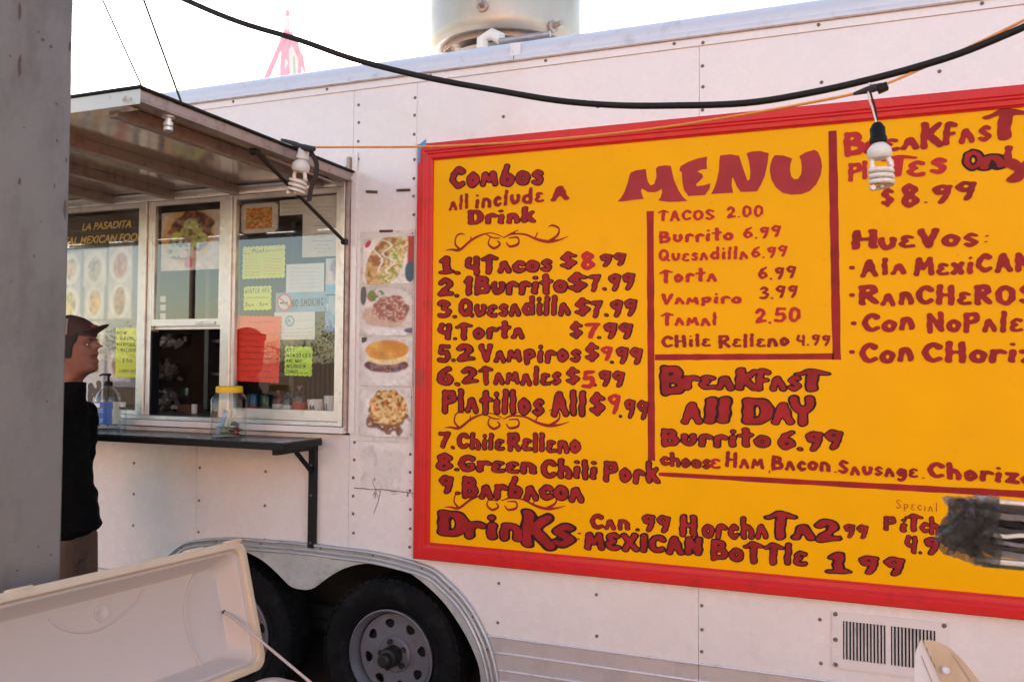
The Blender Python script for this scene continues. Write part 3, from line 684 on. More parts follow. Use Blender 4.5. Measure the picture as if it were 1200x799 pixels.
# ---- louvred vent
v0, v1 = P(975, 716), P(1111, 782); vx0, vx1, vz1, vz0 = v0.x, v1.x, .772, .565
vt = obj('vent', plate([(vx0, vz0), (vx1, vz0), (vx1, vz1), (vx0, vz1)], [[(a, vz0+.035), (a, vz1-.032), (b, vz1-.032), (b, vz0+.035)] for a, b in ((vx0+.038, vx0+.182), (vx0+.2, vx0+.345))], -.006, -.0005), M['ventw'], T)
obj('vent_slot_shade', box((vx0+.036, -.0012, vz0+.033), (vx1-.036, -.0003, vz1-.03)), M['well'], vt)  # dark plate painted in for the shade between the louvres
nl = 12
for s, (a, b) in enumerate(((vx0+.040, vx0+.180), (vx0+.202, vx0+.343))):
    for k in range(nl):
        x = a+(b-a)*(k+.5)/nl
        obj('louvre', box((-.0022, -.0035, vz0+.036), (.0022, .0015, vz1-.033), 0, Matrix.Translation((x, -.0055, 0)) @ Matrix.Rotation(radians(-28), 4, 'Z')), M['gridpl'], vt)
bm = B()
for x, z in ((vx0+.012, vz1-.01), (vx1-.012, vz1-.01), (vx0+.012, (vz0+vz1)/2), (vx0+.012, vz0+.012), (vx1-.012, vz0+.012)): add_lathe(bm, [(.0085, 0), (.0075, .003), (.003, .004)], Matrix.Translation((x, -.0062, z)) @ Matrix.Rotation(radians(90), 4, 'X'), 10)
obj('vent_screws', bm, M['rivet'], vt)

# ---- roof exhaust fan
fc = P(592, 20, .85); fcz = ZT+.10
fx, fy = fc.x, .85
fan = thing('exhaust_fan', 'big round spun aluminium exhaust hood on the trailer roof', 'roof fan', (fx, fy, fcz))
MF = Matrix.Translation((fx, fy, fcz))
obj('curb', box((fx-.24, fy-.24, fcz), (fx+.24, fy+.24, fcz+.20), .004), M['fan'], fan)
obj('base_flange', lathe([(.245, .2), (.30, .205), (.31, .22), (.26, .24)], MF, 48), M['fan'], fan, 40)
zb = P(592, 26, fy-.4).z-fcz
obj('wind_band', lathe([(.30, zb+.05), (.34, zb+.0), (.385, zb-.01), (.405, zb+.01), (.41, zb+.05), (.41, zb+.34), (.40, zb+.36), (.39, zb+.34), (.388, zb+.06), (.34, zb+.03)], MF, 64, False), M['fan'], fan, 40)
obj('fan_bowl', lathe([(.20, .24), (.30, .30), (.335, zb-.03), (.34, zb+.06), (.30, zb+.2), (.1, zb+.22)], MF, 48), M['awnf'], fan, 40)  # darker metal stands for the shade on the hood's underside
obj('motor_cover', lathe([(.30, zb+.33), (.33, zb+.36), (.30, zb+.5), (.2, zb+.6), (.05, zb+.63)], MF, 48), M['fan'], fan, 40)
for px, py in ((573, 18), (672, 20)):
    q = P(px, py, fy-.30); a = atan2(q.y-fy, q.x-fx)
    Mb = Matrix.Translation((fx, fy, q.z)) @ Matrix.Rotation(a, 4, 'Z') @ Matrix.Translation((.405, 0, 0)) @ Matrix.Rotation(radians(90), 4, 'Y')
    obj('bracket_bolt', lathe([(.03, 0), (.03, .015), (.015, .02), (.014, .075), (.010, .075)], Mb, 16), M['awnf'], fan, 40)
q = P(570, 46, .45)
bm = tube([(q.x-.02, q.y, ZT+.10), (q.x-.02, q.y, q.z), (q.x+.03, q.y, q.z+.02), (q.x+.08, q.y, q.z-.01)], .03, 16)
obj('drain_elbow', bm, M['cflb'], fan, 60)
tag(obj('conduit', tube([P(585, 49, .12), P(645, 40, .12)], .014, 10), M['trim'], None, 50), 'thin grey pipe lying along the roof edge under the exhaust hood', 'pipe')

# ================================================================== MENU BOARD
YBd = -.012
mb = thing('menu_board', 'large yellow hand painted menu sign in a red wooden frame on the trailer side', 'menu sign', (-.5, -.01, .82))
bx0, bx1, bz0, bz1 = -1.80, 1.02, .815, 2.665
obj('panel', box((bx0+.03, YBd, bz0+.03), (bx1-.03, -.001, bz1-.03)), M['yellow'], mb)
fw = .075
def frame_piece(a, b, inward):
    """moulded frame board from a to b (x, z); inward = unit vector toward the middle"""
    a = Vector((a[0], 0, a[1])); b = Vector((b[0], 0, b[1])); d = (b-a).normalized(); iv = Vector((inward[0], 0, inward[1]))
    prof = [(0, -.001), (0, -.030), (.006, -.036), (.034, -.036), (.040, -.032), (.046, -.032), (.052, -.028), (fw-.008, -.026), (fw-.003, -.021), (fw, -.020), (fw, -.0125)]
    bm = B(); add_loft(bm, [[a+iv*u+d*u+Vector((0, y, 0)) for u, y in prof], [b+iv*u-d*u+Vector((0, y, 0)) for u, y in prof]])
    return bm
for a, b, iv in (((bx0, bz1), (bx1, bz1), (0, -1)), ((bx0, bz0), (bx1, bz0), (0, 1)), ((bx0, bz0), (bx0, bz1), (1, 0)), ((bx1, bz0), (bx1, bz1), (-1, 0))):
    obj('frame_board', frame_piece(a, b, iv), M['red'], mb)
YL = YBd
def rule(x0, y0, x1, y1, w0, w1, horizontal):
    a, b = P(x0, y0, YL), P(x1, y1, YL)
    nsg = 24; r = random.Random(x0)
    L1, L2 = [], []
    for k in range(nsg+1):
        t = k/nsg; c = a+(b-a)*t; wd = (w0+(w1-w0)*t)/2+r.uniform(-.0012, .0012)
        if horizontal: L1.append((c.x, YL-.0006, c.z-wd)); L2.append((c.x, YL-.0006, c.z+wd))
        else: L1.append((c.x-wd, YL-.0006, c.z)); L2.append((c.x+wd, YL-.0006, c.z))
    n_ = nsg+1
    obj('painted_rule', (L1+L2, [(k, k+1, n_+k+1, n_+k) for k in range(nsg)]), M['letter'], mb)
rule(762, 247.5, 763.5, 539.5, .029, .029, False)
rule(975.6, 153.5, 980.5, 421.5, .031, .030, False)
rule(767.5, 418.6, 977, 417.5, .024, .023, True)
rule(772, 555.3, 1240, 581, .016, .026, True)
LT = lambda *a, **k: write(mb, *a, yp=YL, **k)
LT('Combos', 528, 222, 636, 217.5, 27, wt=1.12, outline=.32)
LT('all', 527, 248, 549, 246, 19, outline=0); LT('include', 557, 246, 638, 238.5, 20, outline=0); LT('A', 647, 236.5, 667, 234.5, 19, outline=0)
LT('Drink', 549, 264, 627, 261, 19, wt=1.08, outline=.25)
LT('1.', 515, 322.5, 538, 322, 22, wt=1.02); LT('4Tacos', 546, 322.5, 646, 319.5, 22.5, wt=1.08)
LT('$', 658, 317, 675, 316, 21); LT('8', 682, 318, 698, 317.5, 24, m='letterb', outline=0, wt=1.05); LT('99', 704, 312.5, 733, 312, 16)
LT('2.', 514, 348.5, 536, 348.5, 23, wt=1.05); LT('!Burrito', 545, 347, 665, 344.5, 23.5, wt=1.08); LT('$', 667, 344, 687, 343.5, 24); LT('7.99', 691, 341.5, 743, 340, 21)
LT('3.', 513, 373, 534, 373, 22.5); LT('Quesadilla', 539, 372.5, 667, 370, 23, wt=1.05); LT('$', 675, 372, 691, 371, 22); LT('7.99', 693, 372, 745.5, 370.5, 21)
LT('4.', 513, 398.5, 534, 398.5, 20.5); LT('Torta', 535, 398.5, 613.5, 397, 21); LT('$', 669, 398, 682, 398, 21); LT('7', 685, 397, 703.5, 397, 20, m='letterb', outline=0); LT('.99', 702, 397.5, 741, 397, 20)
LT('5.', 513, 425.5, 533, 425.5, 23.5); LT('2', 537, 425, 556, 425, 22.5); LT('Vampiros', 562, 425.5, 680, 425.5, 23); LT('$', 687, 425, 701, 425, 23); LT('9', 703.5, 423, 717.5, 423, 19, m='letterb', outline=0); LT('.99', 717, 426.5, 752.5, 427, 21)
LT('6.', 513, 452, 538, 452, 24, wt=1.05); LT('2', 542.5, 451, 560, 451, 21.5); LT('Tamales', 562, 451, 657, 452, 22.5, wt=1.02); LT('$', 664.5, 452, 678.5, 452, 21.5); LT('5', 682.5, 457, 697, 457, 24, m='letterb', outline=0); LT('.99', 697, 453, 731.5, 453.5, 20)
LT('Platillos', 519, 484, 637, 488, 29, wt=1.05); LT('All', 646, 487.5, 686, 488, 31, wt=1.05); LT('$', 692.5, 488, 708, 488.5, 28, wt=1.05); LT('9', 713, 486, 727, 486, 27, m='letterb', outline=0, wt=.9); LT('.99', 727, 490, 759.5, 492, 24, wt=.9)
LT('7.', 514, 525, 532.5, 525.5, 20.5); LT('Chile', 536, 526, 591, 528, 20.5, wt=1.08); LT('Relleno', 595.5, 528.5, 680, 532, 23, wt=1.08)
LT('8.', 513, 552.5, 536.5, 553, 22, wt=1.05); LT('Green', 538, 553, 627.5, 556, 21, wt=1.1); LT('Chili', 634.5, 560, 699, 562.5, 24, wt=1.05); LT('Pork', 708, 564, 772.5, 568, 26)
LT('9.', 515.5, 579, 537.5, 579.5, 22.5, wt=1.05); LT('Barbacoa', 542.5, 583.5, 684, 588.5, 27, wt=1.12)
LT('D', 515, 627, 547.5, 629, 32, wt=1.2); LT('rin', 546, 632, 612, 635, 32, wt=1.12); LT('K', 614, 640, 652, 645, 46, wt=1.0); LT('s', 647, 641, 672.5, 641.5, 42, wt=1.05)
LT(':', 676, 634, 681.5, 634, 17, outline=0)
LT('Can', 692, 620.5, 737.5, 621.5, 20, outline=.3); LT('.99', 747, 622.5, 785, 624, 21.5); LT('H', 798, 629.5, 816, 630, 27); LT('orcha', 823, 631, 899, 632, 27); LT('T', 897, 632, 933, 633, 35, wt=.85); LT('a', 930, 633, 953, 633.5, 30)
LT('2', 957, 636.5, 985, 637, 29); LT('.99', 984, 630, 1017, 631, 17.5, outline=.3)
LT('MEXICAN', 685.5, 643, 822.5, 651, 21.5, wt=1.12, outline=.55); LT('BoTTle', 833.5, 657.5, 946, 664, 26, wt=1.05); LT('1', 969.5, 672.5, 993, 673, 27.5); LT('.99', 995, 672, 1059, 674.5, 23, track=.8)
LT('Special', 1050, 597, 1097.5, 601, 13.5, outline=0, wt=.3, h=.3)
LT('P', 1036, 621.5, 1049, 622, 18, wt=.95); LT('i', 1055, 623, 1062, 623.5, 18, wt=.95); LT('T', 1061, 622.5, 1081, 623.5, 22, wt=.85); LT('c', 1078, 625, 1089, 625.5, 20, wt=.95); LT('her', 1090, 626, 1128, 629, 22, wt=.95); LT('4.', 1060, 648, 1079, 649, 22); LT('99', 1084, 649, 1122, 651, 22)
LT('TACOS', 771, 260, 837, 259, 14, outline=0, wt=.95, m='letterb'); LT('2.00', 852, 257, 894, 255.5, 16, outline=0, wt=.85, m='letterb')
LT('Burrito', 772.5, 286, 859, 282.5, 16, outline=0, m='letterb'); LT('6.99', 871.6, 281, 915, 279, 15.5, outline=0, wt=.9, m='letterb')
LT('Quesadilla', 772.5, 307.5, 876, 304.5, 16, outline=0, m='letterb', wt=.95); LT('6.99', 881, 303.5, 922.5, 302, 15, outline=0, wt=.9, m='letterb')
LT('Torta', 773, 332.5, 839.6, 330.5, 17, outline=0, m='letterb'); LT('6.99', 889, 328.5, 932.7, 327.5, 16.5, outline=0, wt=.9, m='letter')
LT('Vampiro', 774.6, 357.7, 868.7, 356.7, 14.5, outline=0, m='letterb'); LT('3.99', 890, 351.5, 934.8, 349.5, 16.5, outline=0, wt=.9, m='letter')
LT('Tamal', 774.6, 383, 840, 382, 16.5, outline=0, m='letterb'); LT('2.50', 885.4, 380, 937.5, 378.5, 20, outline=0, wt=.9, m='letterb')
LT('CHile', 775, 408, 833.3, 407, 16, outline=0, m='letter'); LT('Relleno', 842, 408.5, 925, 406.5, 17, outline=0, m='letter'); LT('4.99', 933.7, 406, 973, 405.5, 14.5, outline=0, wt=.9, m='letter')
LT('B', 775, 463, 803, 463, 37, wt=1.05); LT('reaK', 801, 457, 890, 459, 26, wt=1.15, track=-.4); LT('fas', 886, 458, 938, 459, 27, wt=1.1, track=-.4); LT('T', 933, 458.5, 971, 459, 27)
LT('aLL', 799, 496, 855, 495.5, 31, wt=1.1) if False else (LT('A', 799, 496.5, 822.5, 496.5, 27, wt=1.1), LT('I', 826, 497, 839, 497, 32, wt=1.05), LT('I', 841, 496.5, 855, 496.5, 32, wt=1.05))
LT('D', 871.7, 497, 904.5, 497, 33, wt=1.2); LT('A', 905, 497, 929.5, 497, 27, wt=1.15); LT('Y', 926, 500, 954, 500.5, 37, wt=1.05)
LT('Burrito', 776, 523, 901.5, 525, 22.5, wt=1.08); LT('6.99', 912, 528, 986, 528, 24, wt=1.05)
LT('choos', 774, 546, 832, 549.5, 17, wt=1.05); LT('e', 832, 549, 844, 549.5, 20, outline=0, m='letterb')
LT('Ham', 850, 548, 895.7, 550, 20, outline=0, m='letter'); LT(',', 899, 553, 904, 553, 15, outline=0); LT('Bacon', 904, 551, 973, 553, 19, outline=0, wt=1.1); LT('.', 977, 554, 981, 554, 15, outline=0)
LT('Sausage', 982.7, 556, 1076, 560.5, 17.5, outline=0, wt=1.1); LT('.', 1080, 561, 1084, 561, 15, outline=0); LT('Chorizo', 1087, 560, 1213, 569.5, 21, outline=0, wt=1.1)
LT('B', 989, 185, 1013, 183, 32, outline=0, m='letterb'); LT('rea', 1012, 181, 1078, 175.5, 24, outline=0, wt=1.1); LT('K', 1080, 176, 1107, 172.5, 34, outline=0); LT('fas', 1105, 171.5, 1161, 167, 29, outline=0, wt=1.1); LT('T', 1152, 167.5, 1204, 163, 39, outline=0, wt=.95)
LT('P', 994, 214, 1011, 213, 24, outline=0, m='letterb'); LT('la', 1011, 212, 1036, 210, 24, outline=0, m='letterb'); LT('T', 1034, 209.5, 1072, 207, 28, outline=0, wt=.75, m='letterb'); LT('es', 1064, 208.5, 1109, 206, 31, outline=0, wt=1.0, m='letterb')
LT('O', 1129, 200, 1151, 199, 25, outline=.7, wt=1.0); LT('n', 1150, 200, 1178, 197, 26, outline=.7, wt=1.0); LT('l', 1178, 198, 1187, 197, 28, outline=0); LT('y', 1178, 208, 1216, 206, 33, outline=0)
LT('$', 1033, 245, 1047.5, 244, 25, outline=0); LT('8', 1057.5, 245.5, 1078, 244.5, 31, outline=0, wt=1.05); LT('.', 1082, 239, 1087, 239, 20, outline=0, wt=.7); LT('99', 1093, 240, 1144, 236, 25, outline=0, wt=.95)
LT('H', 999, 294.5, 1028, 293, 25, outline=0, wt=.95); LT('ueVos', 1029, 294, 1146, 289.5, 25, outline=0, wt=1.05); LT(':', 1153.5, 286.5, 1158.5, 286, 17, outline=0)
LT('*', 994, 324, 1003, 324, 24, outline=0); LT('A', 1009.5, 325.5, 1029, 324.5, 23, outline=0); LT('la', 1033, 324, 1063, 321.5, 22, outline=0, wt=1.05); LT('MexiCAN', 1070.7, 325, 1210, 318.5, 24, outline=0, wt=1.1)
LT('*', 994, 356, 1003, 356, 24, outline=0); LT('R', 1007.5, 359, 1030, 358.5, 26, outline=0); LT('anCHeROS', 1032, 358.5, 1213, 358.5, 25, outline=0, wt=1.08)
LT('*', 996, 389, 1005, 389, 24, outline=0); LT('Con', 1010.5, 391.5, 1072, 388, 25, outline=0, wt=1.05); LT('NoPales', 1086, 391, 1216, 390, 26, outline=0, wt=1.05)
LT('*', 994, 422.5, 1003, 422.5, 24, outline=0); LT('Con', 1007.5, 428, 1070.7, 425, 27, outline=0, wt=1.05); LT('CHorizo', 1080.5, 426.5, 1240, 426.5, 27, outline=0, wt=1.05)
# MENU title: four flared capitals
def capital(pts):
    w_ = [P(x, y, YL-.0012) for x, y in pts]; tr = tessellate_polygon([[Vector((p.x, p.z, 0)) for p in w_]])
    obj('title_letter', ([tuple(p) for p in w_], [tuple(t) for t in tr]), M['menured'], mb)
z4 = lambda L: [(720+x/4.2857, 160+y/4.2857) for x, y in L]
capital(z4([(15, 328), (30, 312), (50, 280), (66, 235), (76, 195), (82, 182), (110, 170), (158, 164), (162, 200), (168, 228), (182, 246), (200, 238), (211, 205), (209, 160), (222, 150), (255, 145), (284, 148), (290, 180), (300, 220), (322, 270), (345, 305), (368, 324), (320, 328), (270, 329), (220, 322), (232, 306), (240, 280), (238, 262), (222, 274), (200, 281), (170, 280), (150, 268), (136, 262), (134, 275), (140, 297), (148, 314), (100, 318), (55, 325)]))
capital(z4([(326, 172), (332, 150), (370, 128), (420, 110), (466, 102), (463, 135), (465, 164), (440, 166), (415, 176), (440, 188), (446, 204), (430, 222), (410, 240), (412, 250), (445, 246), (482, 236), (478, 262), (455, 295), (410, 297), (372, 300), (350, 270), (342, 235), (338, 180)]))
capital(z4([(486, 290), (500, 262), (515, 220), (525, 170), (527, 120), (531, 96), (580, 90), (626, 97), (640, 140), (655, 185), (668, 222), (680, 215), (683, 180), (677, 130), (664, 84), (690, 76), (730, 73), (775, 84), (768, 140), (755, 200), (735, 245), (716, 276), (670, 278), (634, 279), (615, 252), (602, 220), (594, 204), (590, 215), (589, 245), (596, 283), (540, 286)]))
capital(z4([(780, 170), (784, 140), (793, 112), (806, 94), (850, 96), (893, 111), (884, 140), (882, 172), (888, 200), (902, 215), (922, 214), (938, 190), (941, 155), (937, 120), (928, 99), (960, 80), (1005, 67), (1024, 80), (1038, 115), (1043, 150), (1036, 195), (1015, 240), (980, 275), (940, 290), (890, 293), (845, 284), (810, 255), (788, 215)]))
# scroll ornaments
def scroll(x0, y0, x1, y1, s1):
    S_ = [[(0, .88, .15), (6, 1.2, .5), (13, 1.0, .75), (22, 5.5, .7), (30, 8.0, .5), (38, 9.0, .3), (44, 8, .3), (49, 6.4, .2)],
          [(13, 1.2, .6), (9, 4, .6), (10, 8, .5), (14, 9.3, .4), (17, 8.5, .2)],
          [(34, 8.6, .2), (40, 6.6, .4), (46, 6.2, .3)], [(38, 6.8, .4), (36.5, 3.5, .6), (41, 1.2, .7), (46, 3, .6), (44, 4.8, .4)],
          [(49, 6.4, .2), (55, 8.4, .4), (61, 10, .2)], [(49, 6.4, .3), (56, 8, .4), (66, 7.6, .5), (75, 5.0, .7), (84, 3.6, .8), (92, 4.2, .5), (100, 6.0, .15)],
          [(53, 6.0, .3), (60, 6.2, .5), (60.5, 3, .7), (54, 1.8, .6), (51, 3.8, .4)],
          [(84, 3.8, .6), (91, 6.5, .7), (92, 10, .6), (87, 11.6, .5), (84, 10.8, .2)], [(22, 5.8, .4), (22, 7.2, .5)], [(74, 6, .4), (75.5, 8, .5)]]
    a = P(x0, y0, YL); b = P(x1, y1, YL); up_ = (P(x0, y0-s1, YL)-a)
    f_ = lambda x, y: (a.x+(b.x-a.x)*x/100, YL-.0010, a.z+(b.z-a.z)*x/100+up_.z*y/12)
    V, Fc = strokes_mesh(S_, f_, .45, 1.0)
    obj('scroll_ornament', (V, Fc), M['letter'], mb)
scroll(521, 295.5, 667, 291, 27); scroll(520, 503, 668, 508, 27); scroll(520, 596, 664, 605.5, 26)
bm = B()
for px, py in ((633, 181), (738, 177), (829, 170), (833, 200), (834, 238), (705, 208), (705, 256), (966, 305), (967, 358), (830, 430), (970, 398), (590, 272), (600, 645), (705, 655), (830, 668), (970, 458), (1120, 450), (1122, 300), (1120, 212), (1040, 208)):
    p = P(px, py); add_lathe(bm, [(.0055, 0), (.005, .0015), (.002, .0025)], Matrix.Translation((p.x, YBd+.0002, p.z)) @ Matrix.Rotation(radians(90), 4, 'X'), 8)
obj('panel_screws', bm, M['yellow'], mb, kind='stuff')

# ================================================================== PRINTED PHOTOGRAPHS (vertex coloured sheets)
def vn(u, v, sc, seed=0):
    r = np.random.RandomState(seed); T_ = r.rand(64, 64); x, y = u*sc, v*sc
    i, j = np.floor(x).astype(int), np.floor(y).astype(int); fx_, fy_ = x-i, y-j; fx_ = fx_*fx_*(3-2*fx_); fy_ = fy_*fy_*(3-2*fy_)
    a, b, c, d = T_[j % 64, i % 64], T_[j % 64, (i+1) % 64], T_[(j+1) % 64, i % 64], T_[(j+1) % 64, (i+1) % 64]
    return (a*(1-fx_)+b*fx_)*(1-fy_)+(c*(1-fx_)+d*fx_)*fy_
def ell(u, v, cx, cy, rx, ry, rot=0, soft=.08, wob=0, seed=0):
    a = radians(rot); dx, dy = u-cx, v-cy; X, Y = dx*cos(a)+dy*sin(a), -dx*sin(a)+dy*cos(a)
    d = np.sqrt((X/rx)**2+(Y/ry)**2)+(vn(u, v, 9, seed)-.5)*wob
    return np.clip((1-d)/soft+.5, 0, 1)
def lay(img, m, col):
    col = np.array(col, float); m = m[..., None]
    return img*(1-m)+col*m
def chunks(img, m, u, v, pal, sc, seed, thr=.5, s=.12):
    for k, c in enumerate(pal):
        n_ = vn(u, v, 1.35*sc*(1+.23*k), seed+k)*.75+vn(u, v, 3.1*sc, seed+k+50)*.25; img = lay(img, m*np.clip((n_-thr)/s, 0, 1), c)
    return img
def base(u, v, c, amt=.08, seed=3):
    img = np.ones(u.shape+(3,))*np.array(c); return img*(1-amt*vn(u, v, 5, seed)[..., None])
def picture(name, x0, x1, z0, z1, y, fn, label, cat, parent=None, group=None, nx=110, nz=110, curl=.002, quad=None):
    u, v = np.meshgrid(np.linspace(0, 1, nx+1), np.linspace(0, 1, nz+1)); img = fn(u, v)
    for q in range(3): img[1:-1, 1:-1] = (img[1:-1, 1:-1]*2+img[:-2, 1:-1]+img[2:, 1:-1]+img[1:-1, :-2]+img[1:-1, 2:])/6
    img = img*(.82+.30*vn(u, v, 31, 77)*vn(u, v, 5, 78)+.16*vn(u, v, 12, 79))[..., None]; img = np.clip(img, 0, 1)
    X = x0+(x1-x0)*u; Z = z0+(z1-z0)*v; Y = y-curl*(vn(u, v, 3, len(name))-.2)
    if quad:
        (ax, az), (bx, bz), (cx, cz), (dx, dz) = quad      # bl br tr tl
        X = (ax*(1-u)+bx*u)*(1-v)+(dx*(1-u)+cx*u)*v; Z = (az*(1-u)+bz*u)*(1-v)+(dz*(1-u)+cz*u)*v
    V = np.stack([X, Y, Z], -1).reshape(-1, 3).tolist(); n_ = nx+1
    Fs = [(j*n_+i, j*n_+i+1, (j+1)*n_+i+1, (j+1)*n_+i) for j in range(nz) for i in range(nx)]
    o = obj(name, (V, Fs), M['pic'], parent, 180)
    at = o.data.color_attributes.new('Col', 'FLOAT_COLOR', 'POINT')
    at.data.foreach_set('color', np.concatenate([img.reshape(-1, 3), np.ones((len(V), 1))], 1).ravel().astype(np.float32))
    if label: tag(o, label, cat, group)
    return o
PLATE = (.80, .74, .70)
def f_sub(u, v):
    i = base(u, v, (.66, .60, .56)); i = lay(i, ell(u, v, .5, .45, .60, .62), PLATE)
    i = lay(i, np.clip((u-.86)/.03, 0, 1)*(v > .35), (.45, .03, .03)); i = lay(i, ell(u, v, .93, .25, .1, .22), (.05, .10, .14))
    i = lay(i, ell(u, v, .10, .88, .05, .09, -30), (.5, .04, .1))
    b = ell(u, v, .42, .50, .30, .62, -22, .06, .1, 4); i = lay(i, b, (.50, .25, .08)); i = chunks(i, b, u, v, [(.62, .36, .12), (.33, .13, .04), (.66, .45, .2)], 7, 11)
    f = ell(u, v, .62, .48, .17, .55, -20, .1, .25, 5); i = lay(i, f, (.62, .45, .16)); i = chunks(i, f, u, v, [(.55, .10, .06), (.30, .38, .06), (.75, .68, .40)], 13, 21)
    w_ = np.abs(u-(.52+.10*np.sin(v*17))+.18*(v-.5)) < .022; i = lay(i, (w_ & (v > .22) & (v < .95))*1.0, (.86, .82, .74))
    w2 = np.abs(u-(.33+.06*np.sin(v*13+1))+.22*(v-.5)) < .02; i = lay(i, (w2 & (v > .25) & (v < .8))*.95, (.86, .82, .74)); return i
def f_meat(u, v):
    i = base(u, v, (.60, .53, .50)); i = lay(i, ell(u, v, .5, .45, .6, .52), (.72, .64, .62)); i = lay(i, ell(u, v, .06, .82, .06, .2), (.1, .09, .1))
    i = lay(i, ell(u, v, .22, .8, .09, .11), (.60, .06, .03)); i = chunks(i, ell(u, v, .30, .82, .16, .12), u, v, [(.12, .25, .06)], 14, 3)
    i = lay(i, ell(u, v, .45, .36, .42, .22, -8, .1, .2), (.62, .42, .34)); m = ell(u, v, .58, .55, .34, .26, -12, .08, .35, 8)
    i = lay(i, m, (.34, .16, .14)); i = chunks(i, m, u, v, [(.55, .34, .28), (.22, .07, .06), (.62, .45, .38), (.42, .10, .06)], 15, 31)
    i = lay(i, ell(u, v, .5, .08, .4, .09, -8), (.78, .74, .74)); i = lay(i, ell(u, v, .97, .1, .12, .05), (.1, .12, .2)); return i
def f_bun(u, v):
    i = base(u, v, (.72, .66, .64)); i = lay(i, ell(u, v, .55, .42, .5, .44), (.76, .70, .69))
    i = lay(i, ell(u, v, .50, .42, .40, .14, 0, .1, .3, 2), (.16, .05, .05)); i = chunks(i, ell(u, v, .5, .40, .38, .12, 0, .1, .3), u, v, [(.4, .10, .08), (.14, .12, .22), (.35, .2, .15)], 16, 41)
    i = lay(i, ell(u, v, .52, .56, .38, .12, 2, .1, .1), (.82, .62, .34)); t = ell(u, v, .50, .74, .43, .2, 2, .08, .05)
    i = lay(i, t, (.66, .27, .05)); i = lay(i, t*np.clip(vn(u*.3, v, 12, 5)*1.6-.6, 0, 1), (.80, .45, .12)); i = lay(i, ell(u, v, .03, .97, .08, .08), (.05, .05, .05)); return i
def f_quesa(u, v):
    i = base(u, v, (.70, .64, .62)); i = lay(i, ell(u, v, .52, .45, .47, .55), (.76, .70, .69)); i = chunks(i, ell(u, v, .52, .42, .40, .38, 0, .1, .5, 7), u, v, [(.14, .05, .04), (.28, .11, .05)], 15, 51, .30)
    m = ell(u, v, .55, .60, .38, .36, 0, .05, .2, 9); i = lay(i, m, (.72, .42, .15)); i = chunks(i, m, u, v, [(.60, .17, .03), (.24, .09, .03), (.80, .58, .28)], 11, 61, .50); return i
def f_taco(u, v):
    i = base(u, v, (.72, .58, .46)); i = lay(i, ell(u, v, .5, .40, .62, .56, 0, .05), (.74, .64, .62)); i = lay(i, ell(u, v, .45, .60, .44, .48, -25, .1, .1), (.70, .44, .16))
    m = ell(u, v, .50, .62, .34, .44, -30, .08, .35, 6); i = lay(i, m, (.10, .03, .02)); i = chunks(i, m, u, v, [(.25, .07, .03), (.05, .015, .02), (.38, .14, .06)], 12, 71)
    i = chunks(i, ell(u, v, .52, .70, .17, .16, 0, .1, .4), u, v, [(.75, .72, .34), (.45, .5, .15)], 11, 81, .42); i = chunks(i, ell(u, v, .68, .50, .15, .12, 0, .1, .4), u, v, [(.75, .72, .34), (.4, .5, .12)], 11, 85, .42)
    i = lay(i, ell(u, v, .26, .58, .10, .08, 20), (.55, .6, .12)); i = chunks(i, ell(u, v, .3, .35, .24, .16, 0, .1, .4), u, v, [(.06, .05, .12), (.5, .58, .4)], 11, 91, .45)
    for cx, cy in ((.38, .28), (.58, .26)): i = lay(i, ell(u, v, cx, cy, .08, .07), (.78, .55, .52))
    i = lay(i, ell(u, v, .48, .12, .07, .09), (.62, .06, .12)); return i
def f_carrot(u, v):
    i = base(u, v, (.16, .14, .12)); o_ = np.maximum(np.abs(u-.5)/.48, np.abs(v-.5)/.48); r_ = (np.hypot(np.maximum(np.abs(u-.5)-.33, 0), np.maximum(np.abs(v-.5)-.33, 0)) < .15)*1.0
    i = lay(i, r_, (.66, .58, .50)); m = ((np.abs(u-.49) < .34) & (np.abs(v-.5) < .34))*1.0; i = lay(i, m, (.70, .16, .03))
    i = chunks(i, m, u, v, [(.80, .28, .04), (.50, .05, .02), (.85, .38, .08), (.30, .22, .03)], 9, 101, .52); return i
def f_board(u, v):
    i = base(u, v, (.22, .27, .36), .3); i = lay(i, np.clip((v-.80)/.02, 0, 1), (.07, .06, .055))
    for k, (cx, cy, w_, h_, c) in enumerate(((.16, .69, .13, .11, (.50, .33, .22)), (.46, .69, .14, .12, (.45, .38, .30)), (.76, .70, .14, .12, (.45, .16, .12)), (.16, .49, .13, .11, (.62, .45, .12)), (.46, .49, .12, .11, (.68, .36, .08)), (.76, .49, .14, .11, (.35, .14, .05)), (.46, .29, .14, .10, (.4, .36, .2)), (.16, .29, .13, .1, (.5, .2, .1)), (.16, .1, .13, .1, (.5, .2, .1)), (.76, .12, .14, .1, (.5, .3, .2)), (.46, .1, .14, .1, (.3, .3, .1)))):
        bx = ((np.abs(u-cx) < w_) & (np.abs(v-cy) < h_*.9))*1.0; i = lay(i, bx, (.62, .60, .60) if k % 3 else (.50, .42, .52))
        i = lay(i, ell(u, v, cx, cy, w_*.9, h_*.85), (.76, .74, .73)); m = ell(u, v, cx, cy, w_*.55, h_*.6, 20*k, .1, .4, k); i = lay(i, m, c); i = chunks(i, m, u, v, [tuple(q*.5 for q in c), tuple(min(1, q*1.5) for q in c)], 30, 7*k)
    return i
PX = [P(425, 279).x, P(486, 279).x]
zz_ = [2.258, 2.035, 1.800, 1.570, 1.340]
foods = [(f_sub, 'long sandwich with white sauce, topmost photo print on the white wall', 0), (f_meat, 'brown shredded meat on a plate, second photo print down the white wall', 0),
         (f_bun, 'golden bun with dark filling, third photo print down the white wall', 0), (f_quesa, 'round browned quesadilla, lowest photo print on the white wall', 0)]
